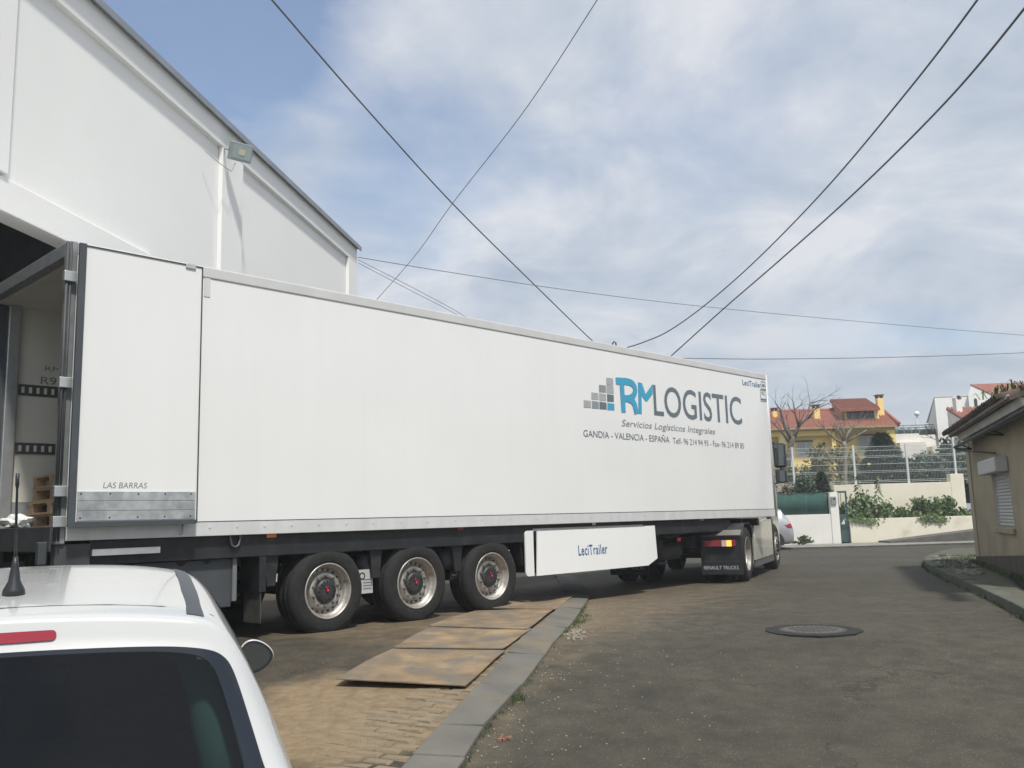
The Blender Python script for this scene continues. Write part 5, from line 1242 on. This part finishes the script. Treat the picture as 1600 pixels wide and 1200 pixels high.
for px, py, n in ((1358, 815, 70), (1340, 811, 60), (1465, 811, 110), (1450, 810, 70)):
    for _ in range(n):
        p = at(px + random.gauss(0, 7), py + random.gauss(0, 2.5), Yw - .06); a = random.uniform(0, 6.28); t = Vector((math.cos(a), random.uniform(-.5, .5), math.sin(a))); q = Vector((-math.sin(a), random.uniform(-.5, .5), math.cos(a)))
        b.add([p - t * .06, p + q * .04, p + t * .07, p - q * .04], [(0, 1, 2, 3)])
b.build('trailing_leaves', LEAF, kind='stuff', fix=False)
# pollarded bare trees
def bare_tree(label, trunk, limbs, Y, mat, tw=6, tl=.7):
    k = Y / F; base = at(*trunk[0][:2], Y); base.z = tz(base.x, Y) - .1
    t = thing('bare_tree', label, 'tree', base, 0, 'bare pollarded trees behind the fence'); L_ = lambda px, py, dy=0: at(px, py, Y) + Vector((0, dy, 0)) - base
    b = MB(); pts = [Vector((0, 0, 0))] + [L_(x, y) for x, y, _ in trunk]; b.tube(pts, [trunk[0][2] * k * .62] + [r * k / 2 for _, _, r in trunk], 10); b.build('trunk', mat, t)
    b = MB()
    def twig(p, d_, ln, r, dep):
        pts = [p]; q = p; dd = d_.copy()
        for i in range(4): dd = (dd + Vector((random.gauss(0, .16), random.gauss(0, .16), random.gauss(0, .10) + .04))).normalized(); q = q + dd * ln / 4; pts.append(q)
        b.tube(pts, [r * (1 - .18 * i) for i in range(5)], 5 if dep else 4)
        if dep:
            for _ in range(random.randint(2, 3)):
                j = random.randint(1, 4); twig(pts[j], (dd + Vector((random.gauss(0, .6), random.gauss(0, .6), random.gauss(.1, .4)))).normalized(), ln * random.uniform(.45, .7), r * .5, dep - 1)
    for lb in limbs:
        P = []; dy = random.uniform(-.5, .5)
        for i, (x, y, r) in enumerate(lb): P.append((L_(x, y, dy * i / len(lb)), r * k / 2))
        b.tube([p for p, _ in P], [r for _, r in P], 7)
        for i in range(1, len(P)):
            for _ in range(tw // len(limbs) + 1):
                d_ = (P[i][0] - P[i - 1][0]).normalized() + Vector((random.gauss(0, .5), random.gauss(0, .5), random.gauss(0, .3))); twig(P[i][0], d_.normalized(), tl * random.uniform(.5, 1.1), max(.010, P[i][1] * .4), 1)
    b.build('crown', mat, t)
bare_tree('dark grey bare tree with long forked limbs nearest the trailer', [(1230, 752, 9), (1232, 718, 8.5), (1236, 692, 9), (1240, 682, 7)],
          [[(1238, 690, 6), (1226, 668, 4.5), (1219, 642, 3), (1210, 630, 1.6)], [(1234, 692, 5), (1222, 678, 3.5), (1208, 664, 2)], [(1240, 685, 6.5), (1249, 665, 5), (1262, 654, 3.5), (1269, 628, 2.2)], [(1248, 666, 4), (1243, 648, 2.8), (1239, 626, 1.6)], [(1262, 655, 3), (1272, 640, 2), (1290, 632, 1.2)], [(1242, 640, 2), (1252, 633, 1.4), (1257, 625, .9)], [(1268, 630, 2), (1280, 626, 1.2), (1292, 620, .8)], [(1236, 690, 4), (1234, 672, 2.6), (1231, 655, 1.4)]], 38.5, BARK, 10, .8)
bare_tree('pale pollarded tree with short stubby upturned branches behind the fence', [(1321, 756, 6), (1321, 720, 6), (1320, 698, 7), (1318, 690, 7)],
          [[(1316, 692, 4), (1303, 686, 3.2), (1288, 674, 2.4), (1284, 670, 1.6)], [(1318, 690, 4), (1312, 676, 3), (1300, 668, 2)], [(1319, 690, 4), (1317, 672, 3.2), (1314, 662, 2)], [(1321, 690, 4.2), (1327, 676, 3.2), (1333, 668, 2)], [(1322, 691, 4), (1336, 682, 3), (1350, 673, 1.6)], [(1323, 690, 3.6), (1330, 670, 2.6), (1338, 662, 1.5)], [(1318, 688, 3), (1308, 672, 2.2), (1306, 664, 1.5)]], 37.5, BARKL, 14, .55)
bare_tree('thin bare sapling leaning behind the last fence posts', [(1478, 756, 3), (1484, 720, 2.4), (1490, 690, 1.8)], [[(1484, 712, 1.6), (1470, 690, 1.0), (1460, 684, .8)], [(1488, 696, 1.5), (1493, 680, 1)]], 38, BARK, 6, .8)

# ------------------------------------------------------------------ yellow house
Yh = 50.0
yh = thing('yellow_house', 'yellow house with red tiled roof, dormer and square chimneys behind the bare trees', 'house', (XZ(1300, 700, Yh)[0], Yh, 2.6)); hx, hz0 = yh.location.x, 2.6
X_ = lambda px, Y=Yh: XZ(px, 668, Y)[0] - hx
def Zp(py, Y=Yh, px=1300): return XZ(px, py, Y)[1] - hz0
xl_, xr_ = X_(1150), X_(1396); xmid = X_(1302); ev = Zp(664); 
# right (front) wing with porch, left wing set back a little
MB().bb((xl_, .45, -.6), (xmid, 10, ev - .02)).build('wall', YELLOW, yh)
MB().bb((xmid + .002, .9, -.6), (xr_, 10, ev - .02)).build('wall', YELLOW, yh)
# porch beams and pillars
zb1 = Zp(676.5)
MB().bb((xl_, -.02, zb1 - .12), (X_(1299), .22, zb1 + .16)).build('porch_beam', YELLOW, yh)
MB().bb((xmid, -.2, ev - .38), (xr_, .1, ev - .05)).build('porch_beam', M('beam_dull', (.42, .34, .14), .85, var=.1), yh)
MB().bb((X_(1383), -.2, -.6), (xr_, .15, ev - .385)).build('porch_pillar', YELLOW, yh)
MB().bb((X_(1298), -.02, -.6), (X_(1304), .22, ev - .385)).build('porch_pillar', YELLOW, yh)
MB().bb((X_(1216), -.02, -.6), (X_(1225), .22, zb1 - .122)).build('porch_pillar', YPALE, yh)
MB().bb((xl_, .23, ev - .08), (xr_, .449, ev - .03)).build('porch_ceiling', YPALE, yh)
def hwin(px0, px1, py0, py1, y):
    a, c, z0_, z1_ = X_(px0, Yh + y), X_(px1, Yh + y), Zp(py1, Yh + y), Zp(py0, Yh + y)
    f_ = MB(); e = .06; f_.bb((a, y - .06, z0_), (c, y - .002, z0_ + e)); f_.bb((a, y - .06, z1_ - e), (c, y - .002, z1_)); f_.bb((a, y - .06, z0_ + e), (a + e, y - .002, z1_ - e)); f_.bb((c - e, y - .06, z0_ + e), (c, y - .002, z1_ - e))
    m_ = (a + c) / 2 + .08; f_.bb((m_ - .05, y - .06, z0_ + e), (m_ + .05, y - .002, z1_ - e)); o = f_.build('window', SHUT, yh)
    MB().bb((a + e, y - .03, z0_ + e), (c - e, y - .004, z1_ - e)).build('pane', M('curtained_pane', (.34, .36, .40), .25, var=.12), o)
    MB().bb((a - .03, y - .08, z1_ + .002), (c + .03, y - .004, z1_ + .12)).build('lintel', M('lintel_brown', (.14, .11, .08), .7), o)
hwin(1242, 1267, 690, 712, .45); hwin(1338, 1366, 683, 708, .9); hwin(1196, 1212, 692, 712, .45)
# roofs
def slab(name, mat, P, th, par):
    b = MB(); P = [Vector(p) for p in P]; nn_ = (P[1] - P[0]).cross(P[2] - P[0]).normalized()
    if nn_.z < 0: nn_ = -nn_
    b.prism(P, -nn_ * th); return b.build(name, mat, par)
TILEH = TILE
def tilerows(P0, P1, P2, P3, n, par, mat=TILEH):
    """barrel tile rows running from the eave P0-P1 up to the ridge P3-P2"""
    P0, P1, P2, P3 = map(Vector, (P0, P1, P2, P3)); nn_ = (P1 - P0).cross(P3 - P0).normalized(); nn_ = nn_ if nn_.z > 0 else -nn_
    b = MB()
    for i in range(n):
        a, c = P0.lerp(P1, (i + .1) / n), P0.lerp(P1, (i + .72) / n); d_, e = P3.lerp(P2, (i + .1) / n), P3.lerp(P2, (i + .72) / n); m1, m2 = (a + c) / 2 + nn_ * .07, (d_ + e) / 2 + nn_ * .07
        b.add([a, m1, c, d_, m2, e], [(0, 1, 4, 3), (1, 2, 5, 4), (0, 2, 1)])
    return b.build('tile_rows', mat, par, kind='stuff')
rl, rr_ = X_(1150) - .3, X_(1401)
Yr = 5.0; zr_ = Zp(641, Yh + Yr)
xrr = X_(1380, Yh + Yr)
e0 = (rl, -.35, ev - .12); e1 = (rr_, -.35, ev - .12); r0 = (rl, Yr, zr_); r1 = (xrr, Yr, zr_)
rf = slab('roof', TILE, [e0, e1, r1, r0], .10, yh); tilerows(e0, e1, r1, r0, 62, yh)
slab('roof', TILE, [e1, (rr_, 10.3, ev - .12), r1], .10, yh); slab('roof', TILE, [(rl, 10.3, ev - .12), (rr_, 10.3, ev - .12), r1, r0], .10, yh)
MB().bb((rl, -.40, ev - .24), (rr_, -.352, ev - .13)).build('eave_board', M('eave_board', (.34, .24, .15), .8, var=.1), yh)
MB().tube([(rl, Yr, zr_ + .03), (xrr, Yr, zr_ + .03)], .11, 8).build('ridge_tiles', TILE, yh)
MB().tube([(xrr, Yr, zr_ + .03), (rr_ - .05, -.5, ev - .05)], .09, 8).build('ridge_tiles', TILE, yh)
# dormer
yd = 1.5; d0, d1 = X_(1321, Yh + yd), X_(1375, Yh + yd); zd0, zd1 = Zp(658, Yh + yd), Zp(640, Yh + yd)
MB().bb((d0, yd + .12, zd0 - .4), (d1, yd + 5, zd1 + .02)).build('dormer_body', M('dormer_side', (.40, .25, .17), .85, var=.1), yh)
b = MB(); q0, q1 = X_(1324, Yh + yd), X_(1368, Yh + yd); b.bb((d0, yd, zd0 - .1), (q0, yd + .118, zd1)); b.bb((q1, yd, zd0 - .1), (d1, yd + .118, zd1)); b.bb((q0 + .001, yd, zd0 - .1), (q1 - .001, yd + .118, Zp(655.5, Yh + yd))); b.build('dormer_front', YPALE, yh)
MB().bb((q0, yd + .06, Zp(655.5, Yh + yd)), (q1, yd + .117, zd1)).build('dormer_window', DGLASS, yh)
b = MB()
for t in (.2, .4, .6, .8): x = q0 + (q1 - q0) * t; b.bb((x - .015, yd + .04, Zp(655.5, Yh + yd)), (x + .015, yd + .058, zd1))
b.bb((q0, yd + .03, Zp(649, Yh + yd)), (q1, yd + .039, Zp(648, Yh + yd))); b.build('dormer_grille', GREENP, yh, kind='stuff')
ya_, yb_ = yd - .5, yd + 4.2
f0 = (X_(1314, Yh + ya_), ya_, Zp(639.5, Yh + ya_)); f1 = (X_(1378, Yh + ya_), ya_, Zp(636.5, Yh + ya_)); g0 = (X_(1300, Yh + yb_), yb_, Zp(624.5, Yh + yb_)); g1 = (X_(1357, Yh + yb_), yb_, Zp(622, Yh + yb_))
f1 = (f1[0], f1[1], f0[2]); g1 = (g1[0], g1[1], g0[2])
slab('dormer_roof', TILE, [f0, f1, g1, g0], .14, yh); tilerows(f0, f1, g1, g0, 24, yh)
MB().prism([(f0[0] + .02, ya_ - .0, f0[2] - .16), (g0[0] + .1, yb_, g0[2] - .16), (g0[0] + .1, yb_, zd0 + .6), (d0 - .1, yd + .2, zd0 + .1)], (.12, 0, 0)).build('dormer_side', M('dormer_side', (.40, .25, .17)), yh)
# chimneys
def chim(px0, px1, py0, py1, y, par):
    a, c = X_(px0, Yh + y), X_(px1, Yh + y); z0_, z1_ = Zp(py1, Yh + y), Zp(py0, Yh + y); d_ = (c - a)
    ch = MB().bb((a, y, z0_ - .5), (c, y + d_, z1_)).build('chimney', YELLOW, par)
    b = MB()
    for (p, q) in ((0, 0), (d_ - .08, 0), (0, d_ - .08), (d_ - .08, d_ - .08)): b.bb((a + p, y + q, z1_ + .001), (a + p + .08, y + q + .08, z1_ + .15))
    b.build('cap_legs', TILED, ch); MB().bb((a - .06, y - .06, z1_ + .152), (c + .06, y + d_ + .06, z1_ + .21)).build('cap', TILED, ch)
chim(1274, 1283, 637, 659, 2.0, yh); chim(1209, 1217, 640, 654, 3.0, yh); chim(1375, 1384, 624, 656, 2.6, yh)

# ------------------------------------------------------------------ white houses behind, stair wall, railing, globe lamp
Ya = 56.0
wa_ = thing('white_house', 'tall plain white house with a slanting roof edge left of the chimney house', 'house', (XZ(1460, 660, Ya)[0], Ya, 2.5)); ax, az = wa_.location.x, 2.5
aX = lambda px, Y=Ya: XZ(px, 640, Y)[0] - ax
aZ = lambda py, Y=Ya, px=1470: XZ(px, py, Y)[1] - az
za1 = aZ(620.5); x0 = aX(1462); x1 = aX(1620); yb_ = 9.0; xb0 = aX(1448, Ya + yb_); zb_ = aZ(661, Ya + yb_, 1445)
b = MB(); b.add([(x0, 0, -1), (x1, 0, -1), (x1, 0, za1), (x0, 0, za1), (xb0, yb_, -1), (x1, yb_, -1), (x1, yb_, zb_), (xb0, yb_, zb_)], [(0, 1, 2, 3), (0, 3, 7, 4), (4, 7, 6, 5), (1, 5, 6, 2)]); b.build('wall', STUCCO, wa_)
slab('roof', RAIL, [(x0 - .02, -.02, za1 + .07), (x1, -.02, za1 + .07), (x1, yb_ + .2, zb_ + .07), (xb0 - .04, yb_ + .2, zb_ + .07)], .06, wa_)
Yb = 50.0
wb_ = thing('gabled_house', 'white house with red roof, half gable and round-capped chimney just above the beige eave', 'house', (XZ(1500, 660, Yb)[0], Yb, 2.5)); bx_ = wb_.location.x
bX = lambda px, Y=Yb: XZ(px, 650, Y)[0] - bx_
bZ = lambda py, Y=Yb, px=1500: XZ(px, py, Y)[1] - az
g0x, g0z = bX(1480.5), bZ(638.5); g1x, g1z = bX(1532, Yb - 7), bZ(674, Yb - 7)
# gable end seen obliquely: wall falls to the right, roof plane behind it
dpt = 9.0
b = MB(); b.prism([(g0x, 0, -1), (g1x, -7, -1), (g1x, -7, g1z), (g0x, 0, g0z)], (.25, .06, 0)); b.build('wall', STUCCO, wb_)
slab('roof', TILE, [(g0x - .06, -.05, g0z + .06), (g1x - .06, -7.1, g1z + .03), (g1x + 10, -5.6, g1z + .03), (g0x + 10, 1.5, g0z + .06)], .12, wb_); tilerows((g1x - .06, -7.1, g1z + .04), (g1x + 10, -5.6, g1z + .04), (g0x + 10, 1.5, g0z + .07), (g0x - .06, -.05, g0z + .07), 44, wb_)
yc = -1.6; c0, c1 = bX(1496, Yb + yc), bX(1505, Yb + yc); cz0, cz1 = bZ(650, Yb + yc), bZ(624, Yb + yc)
cw_ = c1 - c0
ch = MB().bb((c0, yc, cz0 - .8), (c1, yc + cw_ * 1.3, cz1)).build('chimney', STUCCO, wb_)
b = MB(); b.lathe([(cw_ * .55, 0), (cw_ * .55, cw_ * 1.3)], 16, Matrix.Translation(((c0 + c1) / 2, yc, cz1 + .05))); b.build('chimney_cap', STUCCO, ch)
MB().lathe([(0, 0), (cw_ * .34, 0)], 16, Matrix.Translation(((c0 + c1) / 2, yc - .012, cz1 + .10)), False).build('chimney_vent', DGREY, ch)
Yc = 60.0
wc_ = thing('hill_house', 'white house with arched slit window and broad red roof behind the tiled eave', 'house', (XZ(1540, 620, Yc)[0], Yc, 2.5)); cx_ = wc_.location.x
cX = lambda px, Y=Yc: XZ(px, 620, Y)[0] - cx_
cZ = lambda py, Y=Yc, px=1530: XZ(px, py, Y)[1] - 2.5
Yc2 = -4.3
P = [(cX(1513, Yc + Yc2), Yc2, -1), (cX(1565, Yc + Yc2), Yc2, -1), (cX(1565, Yc + Yc2), Yc2, cZ(626, Yc + Yc2)), (cX(1519.5, Yc + Yc2), Yc2, cZ(601.5, Yc + Yc2)), (cX(1514, Yc + Yc2), Yc2, cZ(614, Yc + Yc2)), (cX(1513, Yc + Yc2), Yc2, cZ(617, Yc + Yc2))]
P = [(x, Yc2 if True else y, z) for x, y, z in P]
MB().prism(P, (.2, .25, 0)).build('wall', STUCCO, wc_)
slab('roof', TILE, [(P[3][0] - .05, Yc2 - .05, P[3][2] + .05), (P[2][0], Yc2 - .05, P[2][2] + .05), (P[2][0] + 9, Yc2 + 1.5, P[2][2] + .05), (P[3][0] + 9, Yc2 + 1.5, P[3][2] + .35)], .12, wc_)
xw_, zw_ = cX(1523.5, Yc + Yc2), cZ(631, Yc + Yc2); wq = .10
b = MB(); b.prism([(xw_ - wq, Yc2 - .012, zw_ - .3)] + [(xw_ + wq, Yc2 - .012, zw_ - .3)] + [(xw_ + wq * math.cos(t), Yc2 - .012, zw_ + .25 + wq * math.sin(t)) for t in np.linspace(0, math.pi, 8)], (0, .01, 0)); b.build('slit_window', DGLASS, wc_)
# stair wall with railing
Ys = 54.0
sw = thing('terrace_wall', 'white stepped terrace wall between the yellow house and the tall white house', 'wall', (XZ(1420, 690, Ys)[0], Ys, 2.5)); sx_ = sw.location.x
sX = lambda px, Y=Ys: XZ(px, 680, Y)[0] - sx_
sZ = lambda py, Y=Ys, px=1420: XZ(px, py, Y)[1] - 2.5
MB().bb((sX(1392), 0, -1), (sX(1436), .4, sZ(677.5))).build('wall', WHITEW, sw); MB().bb((sX(1436) + .003, .06, -1), (sX(1462), .4, sZ(680))).build('wall', WHITEW, sw)
MB().bb((sX(1399), -.5, -1), (sX(1440), -.01, sZ(692))).build('lower_step', WHITEW, sw); MB().bb((sX(1444), -.9, -1), (sX(1462), -.01, sZ(700))).build('lower_step', CREAMW, sw)
Yr2 = 57.0
rg = thing('terrace_railing', 'grey metal railing above the white terrace wall', 'railing', (XZ(1420, 675, Yr2)[0], Yr2, XZ(1420, 675, Yr2)[1])); gx, gz_ = rg.location.x, rg.location.z
gX = lambda px: XZ(px, 670, Yr2)[0] - gx
b = MB()
RM_ = M('railing_grey', (.22, .29, .31), .5, .2)
ztop = XZ(1420, 664.5, Yr2)[1] - gz_
for z in (ztop, ztop * .66, ztop * .33): MB().tube([(gX(1388), 0, z), (gX(1460), 0, z)], .03, 6).build('rail', RM_, rg)
for px in (1390, 1401, 1412, 1424, 1436, 1447): MB().tube([(gX(px), 0, -.5), (gX(px), 0, ztop)], .03, 6).build('baluster', RM_, rg)
zlo_ = XZ(1420, 679, Yr2)[1]; 
b = MB()
for _ in range(1500):
    p = at(random.uniform(1388, 1462), 676.5 + random.gauss(0, 2.2), Yr2 + .6 + random.uniform(-.3, .3)); a = random.uniform(0, 6.28); b.add([p, p + Vector((math.cos(a), .2, math.sin(a))) * .14, p + Vector((math.sin(a), -.2, -math.cos(a))) * .10], [(0, 1, 2)])
b.build('clipped_hedge', MLEAF, label='clipped green hedge running along the foot of the terrace railing', category='hedge', fix=False)
Yg = 60.0; gp = at(1432.5, 646.5, Yg)
gl = thing('globe_lamp', 'round white globe street lamp on a slim post behind the railing', 'street lamp', (gp.x, Yg, tz(gp.x, Yg)))
bm = bmesh.new(); bmesh.ops.create_uvsphere(bm, u_segments=20, v_segments=12, radius=.17); me = bpy.data.meshes.new('globe'); bm.to_mesh(me); bm.free(); me.materials.append(GLOBE); me.polygons.foreach_set('use_smooth', [True] * len(me.polygons))
o = link('globe', me, gl); o.location = (0, 0, gp.z - gl.location.z)
MB().tube([(0, 0, 0), (0, 0, gp.z - gl.location.z - .15)], .035, 8).build('pole', M('lamp_pole', (.45, .48, .5), .5, .3), gl)

# ------------------------------------------------------------------ pole behind the trailer and overhead wires
Yp = 25.0; pt_ = at(959, 548, Yp)
up = thing('utility_pole', 'service pole behind the trailer roof ending in a small hooked conduit', 'pole', (pt_.x, Yp, 0))
MB().tube([(0, 0, 0), (0, 0, pt_.z - .1)], [.11, .075], 12).build('shaft', M('pole_grey', (.25, .26, .27), .8), up)
hp = [at(px, py, Yp) - Vector((pt_.x, Yp, 0)) for px, py in ((955.5, 556), (956, 543), (957, 537), (959.5, 533.5), (962, 535.5), (963, 541))]
MB().tube(hp, .022, 8).build('conduit_hook', CABLE, up)
def wire(label, P, r, n=24, group='overhead cables'):
    """P: (px, py, depth) way points, smoothed"""
    W_ = [at(a, b_, Y) if Y else None for a, b_, Y in P]; pts = []
    for i in range(len(W_) - 1):
        p0, p1, p2, p3 = W_[max(0, i - 1)], W_[i], W_[i + 1], W_[min(len(W_) - 1, i + 2)]
        for k in range(n):
            t = k / n; pts.append(.5 * ((2 * p1) + (p2 - p0) * t + (2 * p0 - 5 * p1 + 4 * p2 - p3) * t * t + (3 * p1 - p0 - 3 * p2 + p3) * t ** 3))
    pts.append(W_[-1]); MB().tube(pts, r, 6).build('overhead_cable', CABLE, label=label, category='cable', group=group)
wire('thick cable falling from the top left of the sky to the pole behind the trailer', [(330, -110, 9), (425, 0, 11), (568, 165, 14), (707, 318, 17.5), (830, 440, 21.5), (925, 532, 24.6), (957, 558, 25)], .0135)
wire('thin cable crossing the sky from top centre down to the warehouse end', [(1010, -125, 11), (933, 0, 13), (820, 172, 16), (707, 318, 19), (652, 395, 21.5), (596, 460, 24), (540, 520, 26)], .008)
wire('upper of the two thick cables from the top right that bends flat above the trailer', [(1600, -110, 9), (1527, 0, 10.5), (1420, 140, 12.8), (1290, 295, 16), (1180, 408, 19.5), (1100, 478, 22), (1045, 517, 23.6), (1010, 533, 24.4), (980, 543, 24.9), (959, 547, 25)], .0155)
wire('lower of the two thick cables from the top right ending at the trailer roof', [(1700, -120, 8.5), (1600, 14, 10), (1480, 157, 12.2), (1340, 297, 15), (1220, 405, 18), (1130, 483, 21), (1050, 555, 24), (1000, 600, 25.2)], .0165)
wire('thin faint cable from the warehouse corner across to the right edge of the sky', [(560, 402, 23.6), (700, 425, 26), (900, 455, 29), (1100, 479, 33), (1350, 503, 37), (1602, 524, 41), (1900, 545, 46)], .010)
wire('thin level cable just above the trailer front going right', [(990, 563, 25), (1060, 560, 26), (1200, 561, 27.5), (1400, 558, 30), (1602, 551, 33), (1900, 535, 37)], .010)
wire('upper of the twin service wires from the warehouse corner behind the trailer', [(560, 406, 23.6), (640, 447, 24.3), (716, 488, 25), (800, 540, 25.5)], .007)
wire('lower of the twin service wires from the warehouse corner behind the trailer', [(560, 411, 23.6), (640, 453, 24.3), (716, 493, 25), (800, 546, 25.5)], .007)

# ------------------------------------------------------------------ thin haze in the air
hm_ = bpy.data.materials.new('haze'); hm_.use_nodes = True; t = hm_.node_tree; t.nodes.clear()
ho = N(t, 'ShaderNodeOutputMaterial'); hv = N(t, 'ShaderNodeVolumePrincipled'); hv.inputs['Density'].default_value = HAZE; hv.inputs['Color'].default_value = (.93, .96, 1, 1); hv.inputs['Anisotropy'].default_value = .2
t.links.new(hv.outputs[0], ho.inputs['Volume'])
MB().bb((-165, -65, -1.6), (165, 165, 17.5)).build('haze', hm_, kind='stuff')
